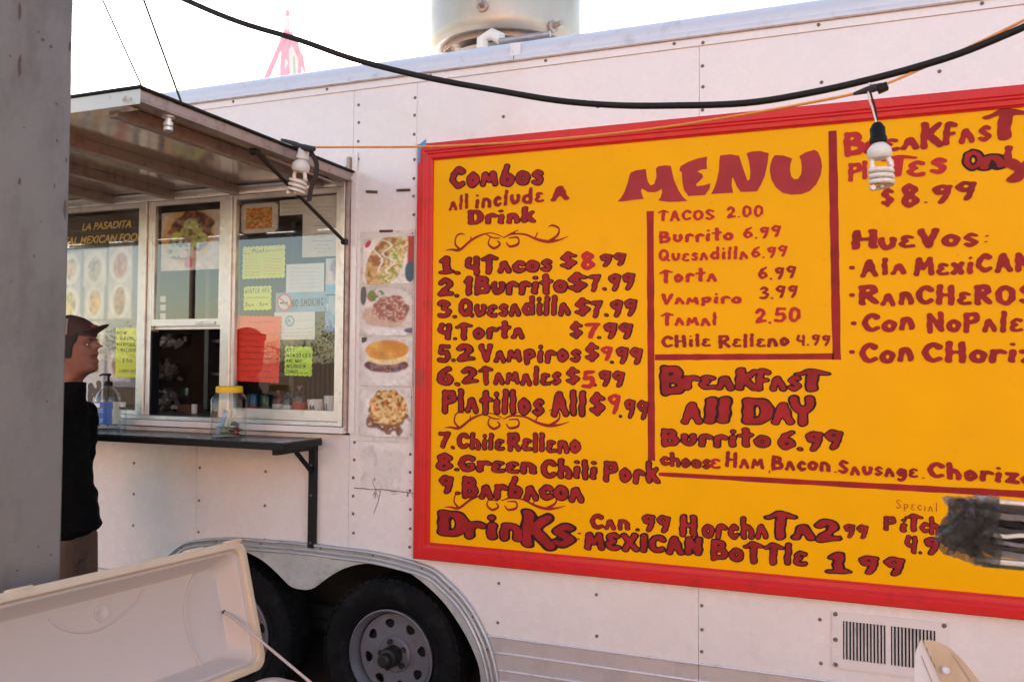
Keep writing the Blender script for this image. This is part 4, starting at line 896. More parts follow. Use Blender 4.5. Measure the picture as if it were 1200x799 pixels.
for k, (fn, lb, _) in enumerate(foods):
    picture('food_photo', PX[0]+(.006 if k != 1 else -.004), PX[1]-.004*(k % 2), zz_[k+1]+.006, zz_[k]-.002, -.005-.001*k, fn, lb, 'photo print', group='food photos taped to the trailer wall', curl=.004)
tag(obj('laminate_backing', box((PX[0]-.012, -.0032, zz_[4]-.02), (PX[1]+.004, -.0006, zz_[0]+.03), .001), M['grime']), 'thin yellowed backing sheet behind the four food photos', 'backing sheet')
# leftover glue and dirty scratches under the photos
def blot(x0, x1, z0, z1, seed, m, y, kind_name, label, cat, n_=60, thr=.5):
    u, v = np.meshgrid(np.linspace(0, 1, n_), np.linspace(0, 1, n_)); s = vn(u, v, 7, seed)*.6+vn(u, v, 17, seed+1)*.4
    edge = np.minimum(np.minimum(u, 1-u), np.minimum(v, 1-v))*4; S_ = thr-(s*np.clip(edge, 0, 1)); V, Fc = msq(S_, 0, 0, 1, 0)
    return tag(obj(kind_name, ([(x0+(x1-x0)*a/(n_-1), y, z0+(z1-z0)*b/(n_-1)) for a, b in V], Fc), m), label, cat)
g0, g1 = P(415, 585), P(486, 516)
blot(g0.x, g1.x, g0.z, g1.z, 5, M['grime'], -.0008, 'glue_patch', 'dirty glue patch left on the wall below the food photos', 'stain', thr=.33)
bm = B(); r_ = random.Random(4)
a = P(415, 571, -.002); b = P(487, 577, -.002)
add_tube(bm, [a+(b-a)*(k/14)+Vector((0, 0, r_.uniform(-.003, .003))) for k in range(15)], [.0008+r_.uniform(0, .0014) for k in range(15)], 5)
for k in range(16):
    c = P(r_.choice([446, 448, 450, 484, 487]), 0, -.002).x+r_.uniform(-.012, .012); z_ = a.z+r_.uniform(-.02, .06 if k % 2 else .01)
    add_tube(bm, [(c, -.002, z_), (c+r_.uniform(-.016, .016), -.002, z_-r_.uniform(.005, .035))], .0009, 4)
add_tube(bm, [P(446, 575, -.002), P(443, 588, -.002), P(438, 601, -.002)], .0011, 4)
tag(obj('dirt_scratches', bm, M['clips']), 'brown scratches and grime line on the wall beside the red frame', 'stain')
for (px, py, L_, r0), lb in zip(((436, 225, 15, 6), (473, 223, 17, 2), (453, 271, 17, 2)), ('rusty staple on the white wall nearest the awning corner', 'rusty staple on the white wall nearest the red frame corner', 'rusty staple just above the topmost food photo')):
    p = P(px, py); w_ = L_/480
    bm = B(); Ms = Matrix.Translation(p) @ Matrix.Rotation(radians(r0), 4, 'Y'); add_box(bm, (-w_, -.006, -.006), (w_, -.0005, .006), .002, Ms); add_box(bm, (-w_+.003, -.009, -.002), (w_-.004, -.0062, .003), .001, Ms)
    tag(obj('staple', bm, M['clips']), lb, 'staple', 'rusty staples on the wall')
p = P(491, 178, -.038)
bm = B()
vs = [bm.verts.new((p.x+a, -.038+c, p.z+b)) for a, b, c in ((-.003, -.055, 0), (-.004, .03, -.001), (.035, .055, 0), (.034, .018, .001), (.008, .012, 0), (.006, -.05, -.001))]
bm.faces.new(vs); r__ = bmesh.ops.extrude_face_region(bm, geom=bm.faces[:]); bmesh.ops.translate(bm, verts=[v for v in r__['geom'] if isinstance(v, bmesh.types.BMVert)], vec=(0, .0012, 0))
tag(obj('tape_strip', bm, M['tape']), 'torn blue tape on the top left corner of the red frame', 'tape')
p0 = P(487, 440, -.04)
tag(obj('clear_tape', box((p0.x-.012, -.0382, p0.z-.05), (p0.x+.05, -.0372, p0.z+.03), 0, Matrix.Identity(4)), M['gls']), 'clear tape scrap stuck across the left red frame board', 'tape')

# ================================================================== SIGNS BEHIND THE WINDOW GLASS
YS = .020
def wavy(name, px0, py0, px1, py1, m, label, cat, amp=.004, tilt=0, y=YS, n_=16, group=None):
    a, b = P(px0, py1, y), P(px1, py0, y); cx, cz = (a.x+b.x)/2, (a.z+b.z)/2; hw, hh = (b.x-a.x)/2, (b.z-a.z)/2
    L = []
    for (xa, za, xb, zb2) in ((-hw, -hh, hw, -hh), (hw, -hh, hw, hh), (hw, hh, -hw, hh), (-hw, hh, -hw, -hh)):
        nn = max(4, int(n_*max(abs(xb-xa), abs(zb2-za))/.2))
        for k in range(nn):
            t = k/nn; x, z = xa+(xb-xa)*t, za+(zb2-za)*t; d = amp*(1 if k % 2 else -1) if amp else 0
            if xa == xb: x += d*(1 if xa > 0 else -1)*.6
            else: z += d*(1 if za > 0 else -1)*.6
            L.append((x, z))
    ct, st = cos(radians(tilt)), sin(radians(tilt))
    L = [(cx+x*ct-z*st, cz+x*st+z*ct) for x, z in L]
    return tag(obj(name, plate(L, [], y, y+.0012), m), label, cat, group)
def TX(parent, s, x0, y0, x1, y1, hp, m='ink', wt=.35, y=YS, **k): write(parent, s, x0, y0, x1, y1, hp, m=m, wt=wt/.80, outline=0, yp=y, h=.6, lift=.0005, jit=.6, **k)
def squig(parent, x0, y0, x1, y1, amp, m, y=YS, r=.0011, seed=1, name='handwriting'):
    """an unreadable handwritten line: small zigzag broken into words"""
    rr = random.Random(seed*31+int(x0+y0)); a, b = P(x0, y0, y), P(x1, y1, y); n_ = max(6, int((x1-x0)/1.3)); bm = B(); cur = []
    for k in range(n_+1):
        t = k/n_; q = a+(b-a)*t; cur.append((q.x, y-.0008, q.z+rr.uniform(-amp, amp)*.0032))
        if rr.random() < .2 and len(cur) > 2 or k == n_:
            if len(cur) > 1: add_tube(bm, cur, r, 4)
            cur = []
    obj(name, bm, m, parent)
NG = 'neon cards behind the window glass'
o = wavy('neon_sign', 284, 287, 334, 327, M['neony'], 'yellow card headed Meats, topmost neon card in the right hand window', 'card', group=NG)
TX(o, 'Meats', 296, 297, 313, 296.5, 6.5); squig(o, 314, 294, 331, 292, 1.2, M['ink']); squig(o, 286, 297, 295, 298, .6, M['ink'])
for k in range(6): squig(o, 287, 304+k*3.6, 305, 304.5+k*3.6, .9, M['inkred'], seed=k, r=.0009); squig(o, 309, 303+k*3.6, 330, 303.5+k*3.6, .9, M['inkred'], seed=k+9, r=.0009)
o = wavy('neon_sign', 285.5, 335, 318, 363.5, M['neony'], 'small yellow card of winter hours below the Meats card', 'card', group=NG)
TX(o, 'WINTER~HRS', 287.5, 345, 315.5, 343.5, 7); squig(o, 288, 349, 315, 348.5, .9, M['ink']); TX(o, '8am~-~8pm', 288, 360, 314, 359, 6.5)
o = wavy('neon_sign', 277, 370, 328.5, 447, M['neonr'], 'large neon red handwritten card, behind the glass beside the yellow lidded jar', 'card', tilt=-1.5, y=YS-.002, group=NG)
for k, (a, b) in enumerate(((292, 322), (283, 303), (281, 322), (281, 302), (281, 320), (281, 320), (281, 326), (281, 326), (281, 317), (289, 322))):
    squig(o, a, 377+k*7.2, b, 377.5+k*7.2, 1.5, M['inkr'], y=YS-.002, seed=k+3, r=.0012)
o = wavy('neon_sign', 333.5, 406, 366, 440, M['neong'], 'neon green card about monsters, right of the red card', 'card', tilt=-1, group=NG)
for k, (s, a, b) in enumerate((('ATT', 336, 346), ('MONSTERS', 335.5, 364), ('ARE~NOT', 336, 354), ('INCLUDED~IN', 335.5, 358), ('COMBOS', 335.5, 349))): TX(o, s, a, 412.5+k*6.3, b, 413+k*6.3, 5, wt=.5)
squig(o, 351, 436.5, 361, 437, .3, M['ink'])
o = wavy('neon_sign', 135, 384, 162.5, 442, M['neony'], 'tall yellow green card about nachos in the left hand window above the bottle', 'card', group=NG)
for k, (s, a, b, yy) in enumerate((('NOW', 137.5, 148, 392), ('SERVING', 141, 157, 398.5), ('MEXICAN', 137.5, 158, 405.5), ('NACHOS', 142, 158.5, 412.5), ('-~1.50~-', 139, 160, 424.5), ('-CARRY~OUT-', 138, 161.5, 437))): TX(o, s, a, yy, b, yy+.8, 5, wt=.42)
# paper sheets
def sheet_p(name, px0, py0, px1, py1, m, label, cat, y=YS+.004, tilt=0, **k): return wavy(name, px0, py0, px1, py1, m, label, cat, 0, tilt, y, **k)
o = sheet_p('paper_menu', 354, 228, 401, 302, M['paper'], 'tall cream paper menu with centred print at the top of the right window', 'paper menu', y=YS+.002)
for k in range(13):
    hw = (16, 9, 5, 12, 7, 10, 3, 9, 4, 12, 7, 10, 6)[k]; squig(o, 378-hw, 243+k*4.4, 378+hw, 242.6+k*4.4, .5, M['ink'], y=YS+.002, seed=k, r=.0006, name='print_line')
o = sheet_p('paper_notice', 327.5, 233, 355, 253, M['paper'], 'cream notice strip right of the carrot picture', 'notice')
for k in range(3): squig(o, 330, 239+k*5, 353, 238.5+k*5, .5, M['ink'], y=YS+.004, seed=k, r=.0006, name='print_line')
p0, p1 = P(281, 275, YS), P(327, 236, YS)
picture('food_photo', p0.x, p1.x, p0.z, p1.z, YS, f_carrot, 'picture of orange carrot slices in a white tray, top of the right window', 'photo print')
p0, p1 = P(188.5, 318, YS), P(258.5, 245, YS)
picture('food_photo', p0.x, p1.x, p0.z, p1.z, YS, f_taco, 'large picture of a meat taco behind the middle window pane', 'photo print')
o = sheet_p('paper_notice', 335, 308, 380, 343, M['white'], 'pale printed notice above the no smoking strip', 'notice', y=YS+.006)
for k in range(6): squig(o, 340, 314+k*4.6, 375, 314+k*4.4, .4, M['pblue'], y=YS+.006, seed=k, r=.0007, name='print_line')
o = sheet_p('no_smoking_sign', 323, 341.5, 381, 366, M['pblue'], 'pale blue no smoking strip with a crossed red ring', 'sign', y=YS+.002)
TX(o, 'NO~SMOKING', 342, 361, 379, 359, 11, wt=.62, y=YS+.002)
c = P(333, 354, YS)
def disc_(cx, cz, r, y, n_=28): return [(cx+r*cos(2*pi*k/n_), cz+r*sin(2*pi*k/n_)) for k in range(n_)]
obj('sign_disc', plate(disc_(c.x, c.z, .043, 0), [], YS+.0003, YS+.0012), M['white'], o)
obj('sign_ring', plate(disc_(c.x, c.z, .043, 0), [disc_(c.x, c.z, .034, 0)], YS-.0006, YS+.0002), M['inkred'], o)
obj('sign_bar', box((-.036, YS-.0006, -.0035), (.036, YS+.0002, .0035), 0, Matrix.Translation((c.x, 0, c.z)) @ Matrix.Rotation(radians(38), 4, 'Y')), M['inkred'], o)
obj('cigarette_mark', box((-.024, YS-.0004, -.004), (.022, YS+.0002, .004), 0, Matrix.Translation((c.x, 0, c.z-.004))), M['ink'], o)
o = sheet_p('certificate', 321, 365, 369, 398, M['white'], 'white certificate with a pale blue round emblem under the no smoking strip', 'certificate', y=YS+.004)
c = P(339, 376, YS); obj('emblem', plate(disc_(c.x, c.z, .028, 0), [disc_(c.x, c.z, .018, 0)], YS+.0028, YS+.0038), M['pblue'], o)
TX(o, 'A', 336.5, 379.5, 341.5, 379.5, 7, m='pblue', wt=.6, y=YS+.004); squig(o, 346, 376, 366, 375, .5, M['pblue'], y=YS+.004, name='print_line')
for k in range(3): squig(o, 326, 386+k*4, 364, 385+k*4, .5, M['pblue'], y=YS+.004, seed=k, r=.0008, name='print_line')
def f_bl(u, v):
    i = base(u, v, (.10, .30, .62), .3); i = lay(i, ell(u, v, .5, .85, .3, .35, 0, .2), (.45, .50, .62)); i = chunks(i, np.ones_like(u), u, v, [(.3, .55, .8)], 6, 5, .6); return lay(i, (v < .12)*1.0, (.02, .10, .45))
def f_purple(u, v):
    i = base(u, v, (.66, .62, .64)); i = lay(i, ell(u, v, .6, .68, .3, .3, 0, .2), (.30, .22, .34)); i = lay(i, (v < .28)*1.0, (.12, .42, .68)); return lay(i, ell(u, v, .35, .45, .2, .2), (.72, .62, .6))
p0, p1 = P(381, 389, YS), P(400, 346, YS); picture('blue_poster', p0.x, p1.x, p0.z, p1.z, YS, f_bl, 'narrow blue poster at the right side of the right window', 'poster', nx=30, nz=60)
p0, p1 = P(381, 345, YS), P(400.5, 302, YS); picture('portrait_poster', p0.x, p1.x, p0.z, p1.z, YS+.003, f_purple, 'pale poster with a dark rounded shape, right of the printed notice', 'poster', nx=30, nz=60)
for k in range(3):
    sheet_p('sticker', 187.5, 347+k*10, 194, 354+k*10, M['white'], ('small square sticker at the lower left of the middle pane, topmost of three', 'small square sticker at the lower left of the middle pane, middle of three', 'small square sticker at the lower left of the middle pane, lowest of three')[k], 'sticker', group='stickers on the middle pane')
# the big restaurant poster in the left window
y1_, y0_ = 2.468, 1.425; p1x = P(165, 300, YS).x
pb_ = picture('restaurant_poster', p1x-.60, p1x, y0_+.12, y1_, YS+.006, f_board, 'blue poster of plated dishes under a dark heading in the left window', 'poster', nx=150, nz=260)
obj('heading_bar', box((-4.55, YS+.0045, y1_-.0), (p1x+.02, YS+.0048, y1_+.0)), M['black'], pb_) if False else None
def bfont(s, x0, z0, x1, h_, y, m, parent, shear=.28, name='heading_text', bold=0):
    cu = bpy.data.curves.new('t', 'FONT'); cu.body = s; cu.size = 1; cu.shear = shear; cu.offset = bold; to = bpy.data.objects.new('t', cu); COL.objects.link(to)
    dg = bpy.context.evaluated_depsgraph_get(); me = bpy.data.meshes.new_from_object(to.evaluated_get(dg)); bpy.data.objects.remove(to); bpy.data.curves.remove(cu)
    xs = [v.co.x for v in me.vertices]; ys = [v.co.y for v in me.vertices]; sx_ = (x1-x0)/(max(xs)-min(xs)); sy_ = h_/(max(ys)-min(ys)); mn = min(xs); my = min(ys)
    for v in me.vertices: v.co = Vector((x0+(v.co.x-mn)*sx_, y, z0+(v.co.y-my)*sy_))
    me.materials.append(m); me.name = name; return link(bpy.data.objects.new(name, me), parent)
M['gold'] = mat('gold_print', (.82, .60, .14), .5)
a, b = P(96, 271, YS+.004), P(154, 256, YS+.004); bfont('LA PASADITA', a.x, 2.388, b.x, .040, YS+.003, M['gold'], pb_, bold=.02)
a, b = P(70, 280, YS+.004), P(170, 270, YS+.004); bfont('REAL MEXICAN FOOD', a.x, 2.315, b.x-.005, .042, YS+.003, M['gold'], pb_, bold=.02)
a, b = P(70, 490, YS), P(121, 440, YS)
o = tag(obj('open_sign', box((a.x-.2, YS, 1.44), (b.x, YS+.0015, 1.62), 0), M['white']), 'white window sign with big dark letters behind the man in the cap', 'sign')
TX(o, 'OPE', 55, 478, 95, 475, 28, wt=1.0, m='ink'); TX(o, 'N', 104, 474, 118, 472.5, 27, wt=.9, m='ink')
obj('sign_band', box((a.x-.2, YS-.0012, 1.44), (b.x, YS-.0003, 1.462)), M['blue'], o)

# ================================================================== GOODS SEEN THROUGH THE WINDOW
def at_in(px, y): return P(px, 440, y).x
CZ = 1.396
def cup(px, y, h_, r, letter, label):
    x = at_in(px, y); Mc = Matrix.Translation((x, y, CZ)); o = tag(obj('foam_cup', lathe([(r*.72, 0), (r*.76, .006), (r*.98, h_-.006), (r, h_), (r*.94, h_-.002), (r*.70, .008)], Mc, 24), M['cupw'], None, 40), label, 'cup', 'foam cups on the inner counter')
    V, Fc = strokes_mesh(G[letter][1], lambda a, b: (x-.016+a*.0048, y-r*.93, CZ+h_*.36+b*.0048), .5, .35); obj('cup_letter', (V, Fc), M['ink'], o)
cup(371, .13, .105, .044, 'M', 'white foam cup marked M behind the glass'); cup(390, .12, .125, .042, 'L', 'white foam cup marked L nearest the right jamb')
def bottle(name, px, y, h_, r, m, mc, label, cat, mlabel=None, group='bottles and cans on the inner counter'):
    x = at_in(px, y); t = thing(name, label, cat, (x, y, CZ), group); Mc = Matrix.Translation((x, y, CZ))
    if cat == 'can': obj('can_body', lathe([(r*.9, 0), (r, .006), (r, h_-.008), (r*.88, h_), (r*.84, h_-.004)], Mc, 24), m, t, 40)
    else: obj('bottle_body', lathe([(r*.92, 0), (r, .008), (r, h_*.62), (r*.8, h_*.74), (r*.36, h_*.86), (r*.34, h_*.96)], Mc, 24), m, t, 40); obj('cap', lathe([(r*.42, h_*.955), (r*.42, h_)], Mc, 16), mc, t)
    if mlabel: obj('label_band', lathe([(r*1.012, h_*.22), (r*1.012, h_*.52)], Mc, 24, False), mlabel, t, 40)
M['dred'] = mat('dark_red_liquid', (.12, .012, .01), .15, coat=.5); M['dgrn'] = mat('dark_green_can', (.02, .05, .02), .25, metal=.4); M['dblue'] = mat('dark_blue_can', (.02, .07, .13), .25, metal=.4); M['cola'] = mat('cola_plastic', (.02, .008, .006), .12, coat=.5)
bottle('drink_can', 298, .12, .125, .034, M['dblue'], None, 'blue drink can below the red card', 'can', M['candy']); bottle('drink_can', 313, .13, .12, .034, M['dgrn'], None, 'dark green drink can beside the blue can', 'can', M['inter'])
bottle('sauce_bottle', 327, .12, .15, .03, M['dred'], M['black'], 'dark red sauce bottle between the green can and the cola bottle', 'bottle', M['paper']); bottle('sauce_bottle', 338, .14, .14, .026, M['cola'], M['inkb'], 'slim dark bottle under the green card', 'bottle', M['white'])
bottle('cola_bottle', 352, .13, .17, .038, M['cola'], M['candy'], 'dark bottle with red label beside the cup marked M', 'bottle', M['candy'])
def tub(px, py, y, w_, d_, h_, label, m='gls', tilt=0, fill='inter'):
    p = P(px, py, y); t = thing('plastic_tub', label, 'tub', p, 'clear tubs on the inner rack'); Mt = Matrix.Translation(p) @ Matrix.Rotation(radians(tilt), 4, 'Y')
    lp = lambda s, z, r: [Mt @ Vector((x*s, yy*s, z)) for x, yy in rrect(w_, d_, r)]
    obj('tub_wall', add_loft(B(), [lp(.86, 0, .02), lp(1, h_, .02), lp(.97, h_, .02), lp(.84, .004, .02)]), M[m], t, 40)
    bm = B(); r_ = random.Random(px)
    for k in range(26):
        c = Mt @ Vector((r_.uniform(-.36, .36)*w_, r_.uniform(-.36, .36)*d_, r_.uniform(.01, h_*.75))); add_box(bm, (-.016, -.012, -.008), (.016, .012, .008), .003, Matrix.Translation(c) @ Matrix.Rotation(r_.uniform(0, 3), 4, Vector((r_.uniform(-1, 1), r_.uniform(-1, 1), .3)).normalized()))
    obj('tub_contents', bm, M[fill], t, kind='stuff')
tub(196, 481, .45, .20, .16, .13, 'clear tub of packets on the counter behind the serving opening', fill='trim')
tub(195, 444, .85, .22, .18, .12, 'tilted clear tub on the middle of the inner rack', 'gls', 8, 'awnf'); tub(198, 408, .85, .24, .18, .09, 'shallow clear tub on the upper level of the inner rack', fill='paper')
p = P(222, 474, .4); tag(obj('napkin_box', box((p.x-.06, .37, CZ), (p.x+.05, .45, CZ+.045), .004), M['pants']), 'small brown box on the counter behind the opening', 'box')
tag(obj('receipt_roll', lathe([(.014, 0), (.016, .002), (.016, .05), (.014, .052)], Matrix.Translation((P(228, 474, .33).x, .33, CZ)), 16), M['cupw'], None, 40), 'small white roll standing beside the brown box', 'paper roll')

# ================================================================== THINGS ON THE SHELF
zs_ = sz
# tip jar
jx, jy = P(268, 503, -.20).x, -.20
jar = thing('tip_jar', 'clear square plastic jar with a yellow lid and folded notes on the shelf', 'jar', (jx, jy, zs_))
MJ = Matrix.Translation((jx, jy, zs_)) @ Matrix.Rotation(radians(12), 4, 'Z')
lp = lambda w_, z, r: [MJ @ Vector((x, y, z)) for x, y in rrect(w_, w_, r)]
obj('jar_wall', add_loft(B(), [lp(.128, .001, .03), lp(.136, .01, .03), lp(.136, .175, .03), lp(.125, .195, .04), lp(.104, .204, .05), lp(.104, .213, .05), lp(.100, .213, .048), lp(.120, .192, .04), lp(.131, .173, .03), lp(.131, .012, .03), lp(.122, .006, .03)]), M['gls'], jar, 40)
obj('jar_lid', lathe([(.053, .205), (.060, .206), (.061, .212), (.060, .232), (.055, .236), (.02, .236)], MJ, 40), M['lid'], jar, 40)
bm = B(); r_ = random.Random(3)
for k in range(9):
    c = MJ @ Vector((r_.uniform(-.035, .035), r_.uniform(-.035, .035), .012+.006*k)); Mq = Matrix.Translation(c) @ Matrix.Rotation(r_.uniform(0, 3), 4, 'Z') @ Matrix.Rotation(r_.uniform(-.5, .5), 4, 'X'); add_box(bm, (-.045, -.018, -.0012), (.045, .018, .0012), 0, Mq)
obj('folded_notes', bm, M['green'], jar, kind='stuff')
bm = B()
for k in range(12):
    c = MJ @ Vector((.028+r_.uniform(-.022, .022), -.02+r_.uniform(-.022, .022), .014+r_.uniform(0, .028))); add_lathe(bm, [(.005, -.006), (.010, 0), (.005, .006)], Matrix.Translation(c), 8)
obj('wrapped_sweets', bm, M['candy'], jar, 60, 'stuff')
for k, (mm_, dx) in enumerate((('pblue', -.04), ('paper', -.022), ('paper', -.008))):
    obj('tall_card', box((-.010, -.0006, 0), (.010, .0006, .12), 0, MJ @ Matrix.Translation((dx, -.03+.01*k, .012)) @ Matrix.Rotation(radians(20-3*k), 4, 'Y')), M[mm_], jar)
# pump bottle
bx2, by2 = P(126, 494, -.15).x, -.15
bt = thing('pump_bottle', 'clear sanitiser bottle with blue label and black pump on the shelf', 'pump bottle', (bx2, by2, zs_))
MB_ = Matrix.Translation((bx2, by2, zs_))
prb = [(.055, .001), (.062, .008), (.063, .03), (.062, .15), (.055, .18), (.035, .205), (.019, .215), (.017, .228)]
obj('bottle_wall', lathe(prb+[(.014, .228), (.032, .2), (.058, .15), (.059, .03), (.05, .006)], MB_, 40), M['gls'], bt, 50)
obj('gel', lathe([(.052, .008), (.057, .02), (.057, .125), (.03, .126)], MB_, 32), M['wrap'] if False else glassmat('clear_gel', (.80, .86, .92), .8, .1), bt, 50)
lab = B(); ang = [radians(-125+k*9) for k in range(12)]
add_loft(lab, [[MB_ @ Vector((.0640*cos(a), .0640*sin(a), z)) for a in ang] for z in (.035, .145)], False, False, False); obj('bottle_label', lab, M['blue'], bt, 60)
lab = B(); ang2 = [radians(-118+k*5) for k in range(9)]
add_loft(lab, [[MB_ @ Vector((.0646*cos(a), .0646*sin(a), z)) for a in ang2] for z in (.118, .138)], False, False, False); obj('label_logo', lab, M['cupw'], bt, 60)
lab = B()
for z in (.108, .100, .092, .060, .053, .046): add_loft(lab, [[MB_ @ Vector((.0646*cos(a), .0646*sin(a), zz1)) for a in [radians(-118+k*7) for k in range(9)]] for zz1 in (z, z+.003)], False, False, False)
obj('label_print', lab, M['pblue'], bt, 60)
lab = B(); add_loft(lab, [[MB_ @ Vector((.0642*cos(a), .0642*sin(a), z)) for a in [radians(-22+k*6) for k in range(6)]] for z in (.035, .145)], False, False, False); obj('back_label', lab, M['paper'], bt, 60)
bm = lathe([(.021, .222), (.021, .243), (.012, .247), (.006, .25), (.006, .272), (.012, .274), (.013, .284), (.006, .286)], MB_, 20); add_tube(bm, [MB_ @ Vector((0, 0, .280)), MB_ @ Vector((-.03, -.01, .281)), MB_ @ Vector((-.044, -.015, .274))], [.006, .005, .004], 8)
add_tube(bm, [MB_ @ Vector((0, 0, .22)), MB_ @ Vector((.004, 0, .02))], .0028, 6); obj('pump_head', bm, M['sock'], bt, 40)
x_ = P(143, 494, -.12).x
t2 = thing('small_bottle', 'small clear bottle right of the pump bottle', 'bottle', (x_, -.12, zs_)); Mq = Matrix.Translation((x_, -.12, zs_))
obj('bottle_wall', lathe([(.020, .001), (.022, .006), (.022, .1), (.016, .115), (.013, .12), (.011, .118), (.019, .1), (.019, .008)], Mq, 24), M['gls'], t2, 50)
obj('cap', lathe([(.015, .118), (.016, .121), (.016, .14), (.013, .142)], Mq, 20), M['cflb'], t2, 40)
bm = B(); r_ = random.Random(8); cx_ = P(104, 492, -.18).x
for i in range(1):
    bmesh.ops.create_icosphere(bm, subdivisions=4, radius=.05)
    for v in bm.verts: n_ = v.co.normalized(); k = .75+.45*math.sin(n_.x*9+n_.z*7)*math.sin(n_.y*11+2); v.co = Vector((n_.x*.055*k, n_.y*.05*k, max(n_.z*.045*k, -.028))); v.co += Vector((cx_, -.18, zs_+.0285))
tag(obj('crumpled_bag', bm, M['wrap'], None, 60), 'crumpled clear plastic bag on the shelf beside the man', 'plastic bag')

# ================================================================== CABLES, LAMPS, WIRES
cpx = [(120, -45), (217, 0), (280, 26), (350, 47), (416, 70), (500, 91), (587, 107), (653, 118), (720, 123.5), (787, 124), (874, 121), (955, 108), (1025, 92), (1077, 78), (1130, 61), (1200, 32), (1270, 0), (1380, -60)]
tag(obj('thick_cable', tube(catmull([tuple(P(x, y, -.75)) for x, y in cpx], 6), .0105, 12), M['cable'], None, 60), 'thick black cable sagging across the whole picture in front of the trailer', 'cable')
opx = [(352, 171), (366, 172.5), (420, 172.5), (497, 172), (587, 168), (687, 160), (780, 149), (850, 138), (920, 126), (997, 111), (1037, 99), (1077, 82), (1130, 58), (1182, 33), (1240, 3), (1330, -50)]
oy = lambda x: -.43-.40*min(1, max(0, (x-366)/(1000-366)))+(.12*min(1, max(0, (x-1030)/60)))
tag(obj('orange_cord', tube(catmull([tuple(P(x, y, oy(x))) for x, y in opx], 6), .0042, 8), M['orange'], None, 60), 'thin orange extension cord strung from the awning along the top of the menu sign', 'cord')
def spiral(bm, M0, r, turns, pitch, tr, z0):
    n_ = int(turns*20); pts_ = [M0 @ Vector((r*cos(2*pi*k/20), r*sin(2*pi*k/20), z0-pitch*k/20)) for k in range(n_+1)]; add_tube(bm, pts_, tr, 8)
def cfl(name, p, tiltx, label, s=1.0, sock='sock'):
    """spiral lamp hanging from p (top of its socket)"""
    t = thing(name, label, 'lamp', p, 'bare spiral lamps on the orange cord'); Ml = Matrix.Translation(p) @ Matrix.Rotation(radians(tiltx), 4, 'Y') @ Matrix.Scale(s, 4)
    obj('socket', lathe([(.010, .010), (.014, .006), (.017, -.0), (.021, -.006), (.021, -.030), (.024, -.034), (.024, -.046), (.019, -.050)], Ml, 20), M[sock], t, 40)
    obj('lamp_base', lathe([(.016, -.050), (.020, -.054), (.031, -.066), (.033, -.074), (.033, -.086), (.027, -.094), (.014, -.097)], Ml, 28), M['cflb'], t, 40)
    bm = B(); spiral(bm, Ml, .029, 3.6, .0165, .0072, -.118)
    add_tube(bm, [Ml @ Vector((.020, 0, -.094)), Ml @ Vector((.026, 0, -.106)), Ml @ Vector((.029, 0, -.118))], .0075*s, 8); add_tube(bm, [Ml @ Vector((-.020, 0, -.094)), Ml @ Vector((-.022, 0, -.112)), Ml @ Vector((-.0, -.0, -.165)), Ml @ Vector((.0, 0, -.178))], .0075*s, 8)
    obj('spiral_tube', bm, M['cfl'], t, 60); return t
tp = P(1019, 102, -.83); sp = P(1028, 148, -.83)
lm = cfl('hanging_lamp', sp, -4, 'white spiral lamp hanging from the black taped joint over the Breakfast heading', .98)
ww = [tuple(tp+Vector((0, 0, .01))), tuple(P(1021, 112, -.83)), tuple(P(1026, 128, -.83)), tuple(sp)]
obj('lamp_wire', tube(catmull(ww, 5), .0030, 6), M['black'], lm, 60)
obj('lamp_wire', tube(catmull([tuple(Vector(a)+Vector((-.008 if 0 < k < 3 else 0, -.005, 0))) for k, a in enumerate(ww)], 5), .0028, 6), M['cflb'], lm, 60)
tj = obj('taped_joint', tube([P(1000, 110.5, -.83), P(1012, 107, -.83), P(1022, 104, -.83), P(1034, 101, -.83)], [.0045, .009, .012, .010], 8), M['strap'], None, 40)
tag(tj, 'black taped joint on the orange cord above the hanging lamp', 'tape joint')
pj = P(1034, 103, -.83); obj('plug', box((-.014, -.012, -.012), (.014, .012, .010), .003, Matrix.Translation(pj) @ Matrix.Rotation(radians(-20), 4, 'Y')), M['sock'], tj)
l1 = cfl('hanging_lamp', P(357, 172, -.46), 12, 'dusty spiral lamp tied to the outer corner edge of the awning', 1.12, 'cflb')
ap = P(362, 172, -.44)
bm = tube(catmull([tuple(P(x, y, -.45-.01*k)) for k, (x, y) in enumerate(((330, 164), (343, 168), (352, 172), (361, 174), (368, 175)))], 4), [.006, .007, .008, .009, .010, .011, .012, .012, .013, .013, .014, .013, .013, .013, .012, .011, .010][:17], 8)
st = obj('strap_knot', bm, M['strap'], None, 60); tag(st, 'black strap knotted round the awning edge, its end hanging by the dusty lamp', 'strap')
sl_ = catmull([tuple(P(x, y, -.47)) for x, y in ((362, 174), (367, 183), (371, 193), (370, 207), (365, 219), (363, 228), (362, 236))], 4)
add = B(); n_ = len(sl_)
loops = [[Vector(p)+Vector((dx, dy, 0)) for dx, dy in ((-.011, -.001), (.011, -.001), (.011, .0015), (-.011, .0015))] for p in sl_]; add_loft(add, loops); obj('strap_end', add, M['strap'], st)
for k, (a, b) in enumerate((((168, 102), (121, 0)), ((214, 121), (169, 0)))):
    # each guy wire leaves the awning edge and climbs to an overhead anchor outside the picture
    A = P(*a, AX, 0); Bq = PD(b[0], b[1], (A-CAM).dot(FW)+.15); e_ = A+(Bq-A)*2.2
    tag(obj('guy_wire', tube([A-Vector((0, 0, .01)), e_], .0038 if k else .0028, 6), M['black']), ('thinner left guy wire rising from the outer corner of the awning', 'darker right guy wire rising from the awning edge')[k], 'wire', 'guy wires above the awning')
